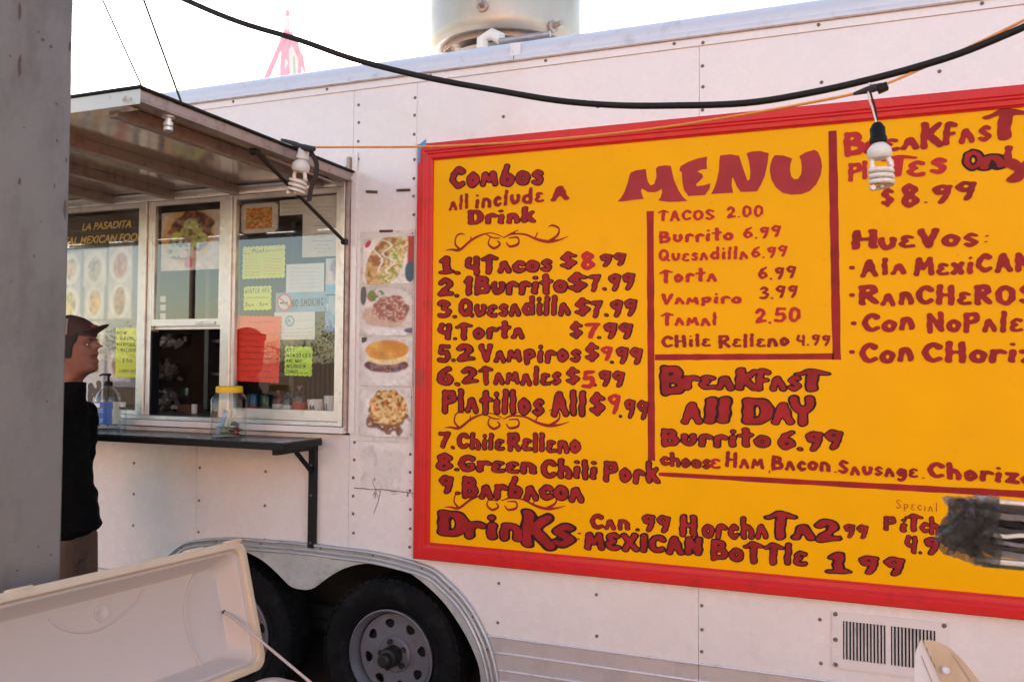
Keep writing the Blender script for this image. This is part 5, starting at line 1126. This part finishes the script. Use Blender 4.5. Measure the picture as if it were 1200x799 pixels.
# streamers on a pole behind the roof
pf = P(337, 20, 3.5); fl = thing('streamer_pole', 'pole with glare-paled red and white streamers rising behind the trailer roof', 'streamers', (pf.x, 3.5, 0))
obj('pole', tube([(pf.x, 3.5, 0), (pf.x, 3.5, pf.z)], .022, 10), M['ribw'], fl, 50)
obj('finial', lathe([(.01, 0), (.022, .02), (.022, .05), (.01, .07)], Matrix.Translation((pf.x, 3.5, pf.z)), 14), M['pink'], fl, 40)
def ribbon(m, *st_):
    loops = []
    for k, (x, y, w_) in enumerate(st_):
        q = P(x, y, 3.5-.05*(k % 2)); hw = w_/2*.0110; loops.append([q+Vector((-hw, -.004, 0)), q+Vector((hw, -.010, 0)), q+Vector((hw, .004, 0)), q+Vector((-hw, .008, 0))])
    obj('streamer', add_loft(B(), loops), M[m], fl, 60)
ribbon('pink', (336, 32, 3), (331, 48, 6), (322, 70, 6.5), (310, 97, 7)); ribbon('pink', (336, 34, 4), (335, 55, 9), (334, 75, 11), (333, 97, 9)); ribbon('ribw', (339, 40, 3), (342, 60, 6), (343, 97, 6))
ribbon('ribg', (340, 50, 1.5), (345, 70, 2), (346, 97, 2.5)); ribbon('pink', (340, 38, 4), (346, 52, 7), (350, 68, 5), (352, 92, 3)); ribbon('pink', (344, 48, 3), (353, 66, 4), (357, 85, 3)); ribbon('ribw', (339, 42, 2), (347, 70, 4), (349, 97, 3))

# ================================================================== FOREGROUND POST
HR = Vector((cos(_y), sin(_y), 0)); HF = Vector((-sin(_y), cos(_y), 0))
q = PD(76.5, 400, 2.35); Mpp = Matrix.Translation((q.x, q.y, 0)) @ Matrix((HR, HF, Vector((0, 0, 1)))).transposed().to_4x4() @ Matrix.Rotation(radians(0), 4, 'Z')
pt = thing('grey_post', 'wide grey painted post at the left edge, chipped and stained', 'post', (q.x, q.y, 0))
Mpp = Matrix.Translation((q.x, q.y, 0)) @ Matrix(((HR.x, HF.x, 0), (HR.y, HF.y, 0), (0, 0, 1))).to_4x4() @ Matrix.Rotation(radians(29), 4, 'Z')
obj('shaft', box((-.42, 0, 0), (0, .16, 5), .006, Mpp), M['pillar'], pt, 40)
obj('base_plate', box((-.5, -.08, 0), (.08, .24, .015), .003, Mpp), M['pillar'], pt, 40)
r_ = random.Random(12); inv = Mpp.inverted()
for (px, py, w_, h_) in ((23, 14, 2, 10), (23, 78, 2.2, 14), (50, 47, 2, 2), (60, 55, 2, 2), (45, 38, 1.2, 1.2), (82, 55, 1.3, 6), (23, 213, 1.6, 4), (67, 165, 1.3, 2), (64, 218, 1, 3), (80, 188, 1, 3), (80, 245, 1.8, 12), (48, 260, 1, 1), (28, 150, 1, 1), (66, 122, 1, 1.5), (13, 330, 1, 1), (40, 300, 1, 2), (12, 66, 1.2, 1.2), (60, 650, 1.2, 1.2), (45, 640, 1, 1), (55, 470, 1, 1.2), (20, 668, 1.5, 1)):
    o0 = inv @ CAM; d0 = inv.to_3x3() @ ray(px, py); t_ = -o0.y/d0.y; c = o0+d0*t_
    if c.x > -.004: c.x = -.008
    s_ = .00235; L = [(c.x+w_*s_*cos(2*pi*k/12)*r_.uniform(.6, 1.25), c.z+h_*s_*sin(2*pi*k/12)*r_.uniform(.75, 1.2)) for k in range(12)]
    bm = plate(L, [], -.0009, .0002)
    for v in bm.verts: v.co = Mpp @ v.co
    obj('paint_chip', bm, M['chip'], pt)

# ================================================================== OPEN COOLER
br = Vector((-1.6527, -1.246, .7524)); hU = radians(-98); CU = Vector((cos(hU), sin(hU), 0)); nA = Vector((-.990, .139, 0)); ln = radians(16)
CV = Vector((0, 0, 1))*cos(ln)+nA*sin(ln); CN = -nA*cos(ln)+Vector((0, 0, 1))*sin(ln); LL, LH = 1.02, .385
ck = thing('open_cooler', 'long cream white cooler with its lid standing open in the lower left foreground', 'cooler', tuple(br-Vector((0, 0, .42))))
def lidw(u, v, n_): return br+CU*u+CV*v+CN*n_
def lid_px(px, py, n_):
    o0 = CAM-(br+CN*n_); d = ray(px, py); t_ = -(o0.dot(CN))/d.dot(CN); h_ = CAM+d*t_; r0 = h_-br; return r0.dot(CU), r0.dot(CV)
def lloop(ins, n_, r): return [lidw(LL/2+x, LH/2+y, n_) for x, y in rrect(LL-2*ins, LH-2*ins, max(r-ins*.4, .012), 6)]
lid = obj('lid', add_loft(B(), [lloop(.03, -.105, .05), lloop(.012, -.098, .045), lloop(.004, -.055, .04), lloop(.004, -.012, .04), lloop(.022, -.010, .04), lloop(.024, -.014, .04), lloop(.030, -.014, .04), lloop(.036, -.022, .045), lloop(.055, -.070, .06), lloop(.064, -.078, .07)]), M['cooler'], ck, 35)
obj('lid_rim', add_loft(B(), [lloop(-.002, -.052, .04), lloop(-.004, -.034, .04), lloop(.001, -.031, .04), lloop(.001, -.027, .04), lloop(-.004, -.024, .04), lloop(-.003, .0, .04), lloop(.004, .004, .04), lloop(.018, .004, .04), lloop(.022, -.002, .04), lloop(.022, -.013, .04)], False, False), M['coolery'], lid, 35)
def lid_line(pts_, w_=.003, hgt=-.078): obj('moulded_rib', tube([lidw(*lid_px(x, y, hgt), hgt) for x, y in catmull(pts_, 6)], w_, 6), M['cooler'], lid, 60)
lid_line([(228, 672), (220, 690), (216, 714), (220, 742), (230, 770), (240, 790)], .005); lid_line([(57, 725), (72, 736), (95, 741), (120, 736), (145, 718), (160, 703), (168, 690)])
u_, v_ = lid_px(119, 718, -.078); bm = B(); Ml = Matrix.Translation(lidw(u_, v_, -.078)) @ Matrix((CU, CV, CN)).transposed().to_4x4(); add_lathe(bm, [(.022, 0), (.021, .003), (.014, .0035), (.012, .0015), (.0, .0012)][:4], Ml, 24); obj('moulded_boss', bm, M['cooler'], lid, 50)
for (x, y) in ((275, 640), (230, 652), (25, 697)):
    u_, v_ = lid_px(x, y, 0); bm = box((u_-.03, LH-.004, -.02), (u_+.03, LH+.008, .004), .003, Matrix.Translation(br) @ Matrix((CU, CV, CN)).transposed().to_4x4()); obj('latch_tab', bm, M['coolery'], lid, 40)
u0, v0_ = lid_px(262, 717, -.072); sA = lidw(u0, v0_, -.072); dd = ray(372, 806); t_ = ((br+CU*(u0))-CAM).dot(CU)/dd.dot(CU); sB = CAM+dd*t_
obj('lid_stay', tube([sA, sA+CN*.01+(sB-sA)*.05, sB], .0042, 8), M['cooler'], ck, 60); obj('stay_screw', lathe([(.006, 0), (.006, .004), (.002, .005)], Matrix.Translation(sA) @ Matrix((CU, CV, CN)).transposed().to_4x4(), 10), M['hub'], ck)
BW, BH = .46, .42; bo = br-Vector((0, 0, .022))
def bl(ins, z, r=.05): return [bo+CU*(LL/2+x)-nA*(BW/2+.02+y)+Vector((0, 0, z)) for x, y in rrect(LL-2*ins, BW-2*ins, max(r-ins*.5, .015), 6)]
obj('body', add_loft(B(), [bl(.03, -BH), bl(.02, -BH+.02), bl(.006, -.05), bl(.0, -.045), bl(-.003, -.01), bl(.004, 0), bl(.026, 0), bl(.03, -.008), bl(.05, -.012), bl(.06, -.3), bl(.08, -.33)]), M['cooler'], ck, 35)
z_ = bo.z-BH
tb = thing('folding_table', 'low folding table carrying the open cooler', 'table', (bo.x, bo.y, 0)); Mt = Matrix.Translation((bo.x, bo.y, 0)) @ Matrix((CU, -nA, Vector((0, 0, 1)))).transposed().to_4x4()
obj('table_top', box((-.1, -.05, z_-.03), (LL+.1, BW+.1, z_-.001), .004, Mt), M['cflb'], tb)
for a in (0, LL):
    for b in (0, BW): obj('leg', tube([Mt @ Vector((a, b, 0)), Mt @ Vector((a, b, z_-.031))], .014, 10), M['trim'], tb, 50)

# second cooler: only the upper end of its raised lid shows at the lower right
dq = 1.9; def_ = lambda x, y: PD(x, y, dq)
HRv = RT.copy(); c2 = thing('white_cooler', 'white cooler with a yellowed raised lid in front of the vent at the lower right', 'cooler', (.18, -1.4, 0))
def solid_px(name, pts_, m, d0, d1, parent, bev=.004):
    a = [PD(x, y, d0) for x, y in pts_]; off_ = ray(1085, 752)*(d1-d0)*.5; bm = B(); add_loft(bm, [a, [p+off_ for p in a]])
    return obj(name, bm, m, parent, 30)
solid_px('lid_rim', [(1072.5, 767), (1074, 760), (1078.5, 750), (1081, 749.5), (1090, 770), (1104, 799), (1128, 850), (1145, 900), (1068, 900), (1070, 830)], M['coolerw'], 1.9, 2.3, c2)
solid_px('rim_groove', [(1079, 768), (1080, 767.5), (1093, 799), (1112, 850), (1110.5, 850), (1091.8, 799)], M['trim'], 1.899, 1.905, c2)
crv = catmull([(1082, 749.5), (1092, 750), (1105, 754), (1118, 763), (1130, 775), (1142, 790), (1153, 806), (1165, 835), (1175, 870), (1178, 900)], 3)
solid_px('lid_shell', [(1146, 900), (1129, 850), (1105, 799), (1091, 770)]+crv, M['coolery'], 1.893, 2.3, c2)
solid_px('shell_line', [(1115, 766), (1116, 765.5), (1130, 786), (1143, 806), (1160, 850), (1158.6, 850), (1141.8, 806.6), (1129, 786.6)], M['trim'], 1.8922, 1.8945, c2)
pk = PD(1107, 784, 1.888); obj('hinge_knob', lathe([(.008, 0), (.008, .008), (.005, .011)], Matrix.Translation(pk) @ (-FW).to_track_quat('Z', 'Y').to_matrix().to_4x4(), 14), M['coolerw'], c2, 40)
pb2 = PD(1120, 900, 2.0); obj('body', box((-.25, .05, .0), (.35, .45, pb2.z-.16), .03, Matrix.Translation((pb2.x, pb2.y, 0)) @ Matrix.Rotation(_y, 4, 'Z')), M['coolerw'], c2, 40)

# wrapped papers in a rack at the right edge, close to the lens
dr = 1.55
rk = thing('paper_rack', 'rack of dark folded papers wrapped in crinkled clear plastic at the right edge', 'rack', tuple(PD(1250, 620, dr)-Vector((0, 0, PD(1250, 620, dr).z))))
OR = PD(1155, 588, dr); MR = Matrix.Translation(OR) @ Matrix(((HR.x, HF.x, 0), (HR.y, HF.y, 0), (0, 0, 1))).to_4x4() @ Matrix.Rotation(radians(3.5), 4, 'Y') @ Matrix.Rotation(radians(-6), 4, 'Z')
r_ = random.Random(5); z_ = -.006
for k in range(9):
    th = r_.uniform(.007, .013); x0_ = r_.uniform(-.01, .02)
    nn = 14; loops = []
    for j in range(nn):
        x = x0_+(.30-x0_)*j/(nn-1); dz = .002*sin(x*40+k)+.0015*sin(x*90+2*k)
        loops.append([MR @ Vector((x, -.004*r_.random(), z_-th+dz)), MR @ Vector((x, -.004*r_.random(), z_-.0012+dz)), MR @ Vector((x, .05, z_-.0012+dz)), MR @ Vector((x, .05, z_-th+dz))])
    obj('folded_paper', add_loft(B(), loops), [M['papd'], M['papg'], M['black'], M['papd'], M['paper'], M['black'], M['papg'], M['papd'], M['papg']][k], rk, 50); z_ -= th
for z0_, z1_, m_ in ((-.001, .007, 'alu'), (z_-.012, z_-.002, 'alu'), (z_-.018, z_-.0125, 'leaf')): obj('rack_rail', box((-.005, -.012, z0_), (.33, .004, z1_), .002, MR), M[m_], rk)
for z0_ in (.002, z_-.008): obj('rail_end', lathe([(.007, -.012), (.009, 0), (.007, .012)], MR @ Matrix.Translation((-.004, -.006, z0_)) @ Matrix.Rotation(pi/2, 4, 'Y'), 12), M['alu'], rk, 50)
obj('rack_pole', tube([MR @ Vector((.28, .09, z_-.02)), (lambda v: (v.x, v.y, 0))(MR @ Vector((.28, .09, z_)))], .016, 12), M['black'], rk, 50); pp = MR @ Vector((.28, .09, 0)); obj('rack_foot', lathe([(.16, 0), (.16, .01), (.03, .02)], Matrix.Translation((pp.x, pp.y, 0)), 24), M['black'], rk, 40)
# crumpled wrap: a bunched tail left of the papers and a sheet over their front
nu, nv = 13, 11
u, v = np.meshgrid(np.linspace(0, 1, nu), np.linspace(0, 1, nv)); rs = np.random.RandomState(6); J = lambda k: (rs.rand(nv, nu)-.5)*k; left = np.clip(1-u*1.5, 0, 1)
def bag(name, x0, x1, yb, sc, m, jit, fl):
    X = x0+(x1-x0)*u+J(.006)+left*(.010*np.sin(v*7)+.012*(np.abs(v-.45))); Z = z_/2+(.5-v)*(-z_+.018)*(1-.16*left)*sc+J(.004); Y = yb+J(jit)+.02*(2*v-1)**2*left
    Vv = [tuple(MR @ Vector((a_, b_, c_))) for a_, b_, c_ in zip(X.ravel(), Y.ravel(), Z.ravel())]; Fq = []
    for j in range(nv-1):
        for i in range(nu-1):
            p = j*nu+i; Fq += [(p, p+1, p+nu+1), (p, p+nu+1, p+nu)] if (i+j) % 2 else [(p, p+1, p+nu), (p+1, p+nu+1, p+nu)]
    n0 = len(Vv); Vv += [tuple(Vector(q_)+HF*.0015) for q_ in Vv]; Fq += [tuple(n0+i for i in reversed(f)) for f in Fq]
    return obj(name, (Vv, Fq), m, rk)
bag('wrap_core', -.068, .004, .006, .90, M['tint'], .016, 0)
bag('plastic_wrap', -.082, .020, -.022, 1.08, M['wrap'], .022, 0)
# ================================================================== MAN IN A CAP
o_ = PD(88, 400, 3.8); MO = Vector((o_.x, o_.y, 0)); fm = Vector((HR.x, HR.y, 0)); lm_ = Vector((-HR.y, HR.x, 0))
MM = Matrix.Translation(MO) @ Matrix(((fm.x, lm_.x, 0), (fm.y, lm_.y, 0), (0, 0, 1))).to_4x4()   # x = the way he faces
mp = lambda x, y, z: MM @ Vector((x, y, z))
man = thing('person', 'man in a dark cap and black jacket facing right behind the grey post', 'person', tuple(MO))
def remesh(bm, voxel, name, m, smooth=3):
    me = bpy.data.meshes.new('t'); bmesh.ops.recalc_face_normals(bm, faces=bm.faces[:]); bm.to_mesh(me); bm.free(); t = bpy.data.objects.new('t', me); COL.objects.link(t)
    md = t.modifiers.new('r', 'REMESH'); md.mode = 'VOXEL'; md.voxel_size = voxel; s_ = t.modifiers.new('s', 'SMOOTH'); s_.iterations = smooth; s_.factor = .5
    dg = bpy.context.evaluated_depsgraph_get(); me2 = bpy.data.meshes.new_from_object(t.evaluated_get(dg)); bpy.data.objects.remove(t); me2.materials.clear(); me2.materials.append(m)
    me2.polygons.foreach_set('use_smooth', [True]*len(me2.polygons)); me2.name = name; return link(bpy.data.objects.new(name, me2), man)
HP = [(1.600, .035, -.045, .050), (1.618, .055, -.050, .050), (1.630, .088, -.055, .052), (1.642, .101, -.065, .055), (1.655, .101, -.078, .059), (1.668, .096, -.088, .062), (1.680, .097, -.096, .065), (1.695, .095, -.102, .067), (1.712, .096, -.108, .069), (1.730, .094, -.113, .072), (1.750, .084, -.117, .074), (1.768, .088, -.119, .076), (1.785, .085, -.120, .077), (1.810, .078, -.117, .077), (1.835, .060, -.104, .070), (1.855, .030, -.078, .053), (1.868, -.005, -.045, .025)]
za = np.array([h[0] for h in HP]); bm = B(); loops = []
ga = lambda d, s: math.exp(-(d/s)**2)
for z in np.linspace(1.600, 1.868, 64):
    f_, b_, w_ = [float(np.interp(z, za, [h[i] for h in HP])) for i in (1, 2, 3)]; L = []
    nose = .036*ga(z-1.744, .010)+.020*ga(z-1.757, .012); lip = .011*ga(z-1.711, .005)+.013*ga(z-1.679, .006)-.016*ga(z-1.695, .005)
    for k in range(56):
        a = 2*pi*k/56; c_, s_ = cos(a), sin(a); y = w_*(abs(s_)**.9)*(1 if s_ > 0 else -1); x = (f_ if c_ > 0 else -b_)*(abs(c_)**.8)*(1 if c_ > 0 else -1)
        if c_ > 0:
            x += nose*ga(y, .0135)+lip*ga(y, .024)-.012*ga(abs(y)-.031, .015)*ga(z-1.752, .010)+.004*ga(abs(y)-.03, .02)*ga(z-1.768, .006)
        L.append(mp(x, y, z))
    loops.append(L)
add_loft(bm, loops)
for s in (-1, 1):
    L = []
    for k, (x, r1, r2) in enumerate(((-.0, .004, .006), (.004, .014, .024), (.010, .018, .031), (.016, .016, .028))): L.append([mp(-.032+r1*cos(2*pi*q/16)-.004, s*(.070+x), 1.715+r2*sin(2*pi*q/16)+.004*cos(2*pi*q/16)) for q in range(16)])
    add_loft(bm, L)
def limb(bm, pts_, rs, seg=14): add_tube(bm, [mp(*p) for p in pts_], rs, seg)
limb(bm, [(-.012, 0, 1.66), (-.022, 0, 1.58), (-.04, 0, 1.50), (-.045, 0, 1.44)], [.052, .055, .058, .055], 20)
add_loft(bm, [[mp(cx+hd*cos(2*pi*k/28), hw*sin(2*pi*k/28), z) for k in range(28)] for z, cx, hd, hw in ((.84, -.03, .08, .14), (.95, -.035, .085, .14), (1.1, -.06, .07, .125), (1.25, -.07, .065, .125), (1.38, -.07, .065, .13), (1.46, -.058, .055, .11), (1.5, -.045, .05, .07))])
for s in (-1, 1):
    limb(bm, [(-.03, s*.085, .92), (-.02, s*.095, .7), (-.01, s*.10, .48), (-.03, s*.10, .28), (-.03, s*.10, .09)], [.072, .072, .057, .055, .038])
    add_loft(bm, [[mp(x+0*k, s*.10+w_*cos(2*pi*k/12), .0+h_*(1+sin(2*pi*k/12))) for k in range(12)] for x, w_, h_ in ((-.09, .025, .03), (-.05, .038, .045), (.03, .042, .035), (.12, .045, .02), (.17, .03, .012))])
    limb(bm, [(-.05, s*.17, 1.43), (-.07, s*.215, 1.32), (-.11, s*.245, 1.12), (-.09, s*.25, .98), (-.065, s*.245, .87)], [.055, .048, .038, .034, .026])
    limb(bm, [(-.065, s*.245, .875), (-.055, s*.245, .83), (-.05, s*.242, .785)], [.026, .036, .034], 10)
    for k, (dx, ln_) in enumerate(((-.026, .062), (-.009, .078), (.009, .082), (.025, .074))): limb(bm, [(-.05+dx*.9, s*.243, .80), (-.046+dx*1.05, s*.24, .785-ln_*.5), (-.034+dx*1.0, s*.228, .785-ln_)], [.0095, .009, .0075], 8)
    limb(bm, [(-.03, s*.243, .84), (-.008, s*.238, .815), (.002, s*.232, .785)], [.012, .011, .009], 8)
remesh(bm, .0065, 'body', M['skin'], 2)
for s in (-1, 1):
    bm = B(); bmesh.ops.create_uvsphere(bm, u_segments=14, v_segments=10, radius=.0105, matrix=MM @ Matrix.Translation((.0655, s*.031, 1.752))); e_ = obj('eye', bm, M['eye'], man, 60)
    bm = B(); bmesh.ops.create_uvsphere(bm, u_segments=10, v_segments=8, radius=.0055, matrix=MM @ Matrix.Translation((.0718, s*.031, 1.752))); obj('iris', bm, M['hair'], e_, 60)
    obj('eyebrow', tube([mp(.090, s*.012, 1.769), mp(.084, s*.03, 1.774), mp(.066, s*.05, 1.769)], [.003, .004, .002], 6), M['hair'], man, 60); obj('eyelid', tube([mp(.0765, s*.018, 1.757), mp(.0775, s*.031, 1.7595), mp(.067, s*.045, 1.756)], .0035, 6), M['skin'], man, 60)
def shell(prof, name, m, parent=None, seg=40, grow=0): return obj(name, add_loft(B(), [[mp(cx+(fr_ if cos(2*pi*k/seg) > 0 else bk)*cos(2*pi*k/seg), hw*sin(2*pi*k/seg), z) for k in range(seg)] for z, cx, fr_, bk, hw in prof]), m, parent or man, 60)
shell([(1.70, -.055, .012, .055, .060), (1.73, -.045, .030, .075, .077), (1.76, -.03, .045, .093, .081), (1.80, -.018, .085, .106, .083), (1.83, -.018, .07, .09, .075)], 'hair', M['hair'])
def head_pt(a, z, gr, s):
    f_, b_, w_ = [float(np.interp(z, za, [h[i] for h in HP])) for i in (1, 2, 3)]; c_, s_ = cos(a), sin(a)
    return mp((f_ if c_ > 0 else -b_)*abs(c_)**.8*(1 if c_ > 0 else -1)*(1+gr/.1), s*(w_*abs(s_)**.9+gr), z)
for s in (-1, 1):
    rows = []
    for z, a0, a1 in ((1.805, 58, 178), (1.785, 60, 178), (1.765, 66, 178), (1.750, 73, 178), (1.738, 77, 178), (1.722, 79, 178)): rows.append([head_pt(radians(a0+(a1-a0)*k/22), z, .0035 if 0 < k < 22 else .0005, s) for k in range(23)])
    obj('hair', add_loft(B(), rows, False, False, False), M['hair'], man, 60)
    rows = [[head_pt(radians(a0+(a1-a0)*k/6), z, .003 if 0 < k < 6 else .0002, s) for k in range(7)] for z, a0, a1 in ((1.724, 79, 97), (1.710, 80, 95), (1.698, 82, 93), (1.690, 84, 92))]
    obj('sideburn', add_loft(B(), rows, False, False, False), M['hair'], man, 60)
    rows = [[head_pt(radians(a0+(a1-a0)*k/8), z, .003 if 0 < k < 8 else .0002, s) for k in range(9)] for z, a0, a1 in ((1.724, 122, 178), (1.695, 126, 178), (1.66, 135, 178))]
    obj('hair', add_loft(B(), rows, False, False, False), M['hair'], man, 60)
cp = shell([(1.788, -.018, .108, .110, .086), (1.800, -.018, .110, .112, .088), (1.825, -.018, .106, .108, .085), (1.850, -.020, .088, .094, .073), (1.870, -.022, .058, .064, .050), (1.880, -.022, .025, .03, .022), (1.884, -.022, .005, .005, .005)], 'cap', M['capd'])
for s in (-1, 1):
    L = []
    for z, r1, hw in ((1.793, .1150, .0905), (1.810, .1150, .0905), (1.825, .1120, .0890), (1.850, .0985, .0775), (1.864, .080, .063)): L.append([mp(-.018+r1*cos(a), s*hw*sin(a), z) for a in [radians(76+k*11) for k in range(9)]])
    obj('cap_mesh_panel', add_loft(B(), L, False, False, False), M['capt'], cp, 60)
L = [[mp(-.018+.1105*cos(a), .0885*sin(a), z+.0) for a in [radians(-22+k*6) for k in range(8)]] for z in (1.805, 1.84)]; obj('cap_patch', add_loft(B(), L, False, False, False), M['caplogo'], cp, 60)
bm = B(); up_, lo_ = [], []
rows = []
for i in range(8):
    t_ = i/7; row = []
    for k in range(15):
        a = radians(-72+k*144/14); R_ = .095+(.148-.095)*t_; x = -.018+R_*cos(a)*(1+.10*t_*cos(a)); y = .083*sin(a)*(1-.10*t_); z = 1.796+.047*t_*max(cos(a), 0)-.012*(sin(a)**2)*t_; row.append((x, y, z))
    rows.append(row)
Vb = [tuple(mp(*p)) for r0 in rows for p in r0]+[tuple(mp(p[0], p[1], p[2]-.005)) for r0 in rows for p in r0]; nb = 8*15
Fb = [(i*15+k, i*15+k+1, (i+1)*15+k+1, (i+1)*15+k) for i in range(7) for k in range(14)]; Fb += [tuple(nb+i for i in reversed(f)) for f in Fb]
Fb += [(7*15+k, 7*15+k+1, nb+7*15+k+1, nb+7*15+k) for k in range(14)]+[(i*15, (i+1)*15, nb+(i+1)*15, nb+i*15) for i in range(7)]+[(i*15+14, nb+i*15+14, nb+(i+1)*15+14, (i+1)*15+14) for i in range(7)]
obj('cap_bill', (Vb, Fb), M['capd'], cp, 50)
bm = B()
ring = lambda z, f_, b_, hw, slope=0: [mp(((f_ if cos(2*pi*k/36) > 0 else b_)*abs(cos(2*pi*k/36)) * (1 if cos(2*pi*k/36) > 0 else -1))-.03*(1-abs(cos(2*pi*k/36))), hw*sin(2*pi*k/36), z+slope*max(cos(2*pi*k/36), 0)) for k in range(36)]
add_loft(bm, [ring(.872, .095, .16, .17, .055), ring(.93, .118, .175, .175, .02), ring(1.0, .108, .175, .17), ring(1.16, .066, .175, .165), ring(1.30, .036, .175, .165), ring(1.38, .030, .17, .17), ring(1.45, .034, .15, .15), ring(1.50, .042, .115, .10), ring(1.545, .050, .085, .074), ring(1.585, .052, .072, .070)])
for s in (-1, 1): limb(bm, [(-.05, s*.09, 1.44), (-.052, s*.16, 1.43), (-.068, s*.215, 1.33), (-.11, s*.25, 1.12), (-.092, s*.255, .98), (-.067, s*.248, .885)], [.072, .078, .072, .058, .052, .045])
jk = remesh(bm, .011, 'jacket', M['shirt'], 4)
for v_ in jk.data.vertices:
    l_ = (v_.co-MO); v_.co += v_.normal*(.004*sin(l_.z*38+l_.x*22+3*sin(l_.y*17+l_.z*9))+.0025*sin(l_.z*90+l_.y*40))
bm = B()
add_loft(bm, [[mp(-.03+hd*cos(2*pi*k/28), hw*sin(2*pi*k/28), z) for k in range(28)] for z, hd, hw in ((.80, .085, .165), (.88, .10, .18), (1.0, .10, .172))])
for s in (-1, 1): limb(bm, [(-.03, s*.09, .90), (-.022, s*.098, .7), (-.012, s*.104, .48), (-.025, s*.104, .25), (-.025, s*.104, .05)], [.098, .092, .074, .07, .064])
remesh(bm, .011, 'trousers', M['pants'], 3)
for s in (-1, 1): obj('shoe', add_loft(B(), [[mp(x, s*.10+w_*cos(2*pi*k/14), .001+h_*(1+sin(2*pi*k/14))) for k in range(14)] for x, w_, h_ in ((-.105, .03, .03), (-.09, .042, .05), (-.03, .046, .055), (.05, .050, .04), (.13, .052, .026), (.19, .042, .02), (.205, .02, .012))]), M['shoe'], man, 50)

# ================================================================== ACROSS THE LOT (behind the viewer; it lights the trailer's side and shows in its window glass)
bd = thing('bounce_building', 'unseen peach stucco building added across the lot for warm bounce onto the trailer', 'building', (4, -19, 0))  # added out of view for its warm sunlit bounce
obj('wall', plate([(-9, 0), (24, 0), (24, 6.4), (-9, 6.4)], [[(x, 1), (x, 2.6), (x+1.6, 2.6), (x+1.6, 1)] for x in (-7, -3, 1, 5, 9, 13, 17, 21)], -16.3, -16), M['stucco'], bd)
obj('rear_wall', box((-9, -24, 0), (24, -16.31, 6.3)), M['stucco'], bd)
obj('roof', box((-9.4, -24, 6.41), (24.4, -15.6, 6.65)), M['roofd'], bd)
for x in (-7, -3, 1, 5, 9, 13, 17, 21):
    w_ = obj('window', box((x+.02, -16.2, 1.02), (x+1.58, -16.15, 2.58)), M['wdark'], bd); obj('mullion', box((x+.77, -16.14, 1.03), (x+.83, -16.1, 2.57)), M['cflb'], w_)
def tree(x, y, h_, r, label, n_=2600, seed=1):
    t = thing('tree', label, 'tree', (x, y, 0), 'trees across the lot'); bm = tube([(x, y, 0), (x+.1, y, h_*.3), (x-.05, y, h_*.6), (x, y, h_*.85)], [h_*.035, h_*.027, h_*.018, h_*.006], 8); rr = random.Random(seed)
    for k in range(7): a = rr.uniform(0, 6.28); z = h_*rr.uniform(.3, .65); add_tube(bm, [(x, y, z), (x+cos(a)*r*.35, y+sin(a)*r*.35, z+h_*.1), (x+cos(a)*r*.7, y+sin(a)*r*.7, z+h_*.22)], [h_*.012, h_*.009, h_*.003], 5)
    obj('trunk', bm, M['bark'], t, 60); V = []; Fs = []
    cl = [(rr.uniform(-1, 1), rr.uniform(-1, 1), rr.uniform(-.8, 1)) for k in range(26)]
    for k in range(n_):
        c = rr.choice(cl); p = Vector((x+c[0]*r*.7+rr.gauss(0, .16)*r, y+c[1]*r*.7+rr.gauss(0, .16)*r, h_*.66+c[2]*h_*.28+rr.gauss(0, .07)*h_)); d1 = Vector((rr.gauss(0, 1), rr.gauss(0, 1), rr.gauss(0, 1))).normalized(); d2 = d1.cross(Vector((rr.gauss(0, 1), rr.gauss(0, 1), 1))).normalized(); s_ = rr.uniform(.05, .10)*h_*.2; b_ = len(V)
        V += [p-d1*s_, p+d2*s_*.5, p+d1*s_, p-d2*s_*.5]; Fs.append((b_, b_+1, b_+2, b_+3))
    obj('crown', (V, Fs), M['leaf'], t)
for k, (x, y, h_, r, lb) in enumerate(((-22, -26, 2.7, 2.4, 'small round tree far across the lot, second from the left'), (-27, -24, 2.5, 2.6, 'low wide tree at the far left of the lot'), (-18.5, -27, 3.3, 2.2, 'taller tree left of the stucco building'), (-15, -14.5, 1.5, .9, 'low bush beside the utility pole'), (-13.5, -28, 3.4, 2.6, 'tree just behind the left end of the stucco building'), (-33, -30, 3.6, 3, 'tall tree beyond the far left of the lot'))): tree(x, y, h_, r, lb, seed=k+2)
up2 = thing('utility_pole', 'weathered wooden utility pole across the lot', 'utility pole', (-14.2, -12.3, 0)); obj('pole', tube([(-14.2, -12.3, 0), (-14.2, -12.3, 8)], [.075, .06], 12), M['wood'], up2, 50); obj('crossarm', box((-15.4, -12.4, 7.3), (-13.0, -12.2, 7.45)), M['wood'], up2)
fn_ = thing('board_fence', 'long weathered board fence left of the stucco building', 'fence', (-20, -22, 0))
for k in range(120): obj('board', box((-34+.2*k, -22, .05), (-34+.2*k+.185, -21.97, 1.7+.03*((k*7) % 3))), M['wood'], fn_)
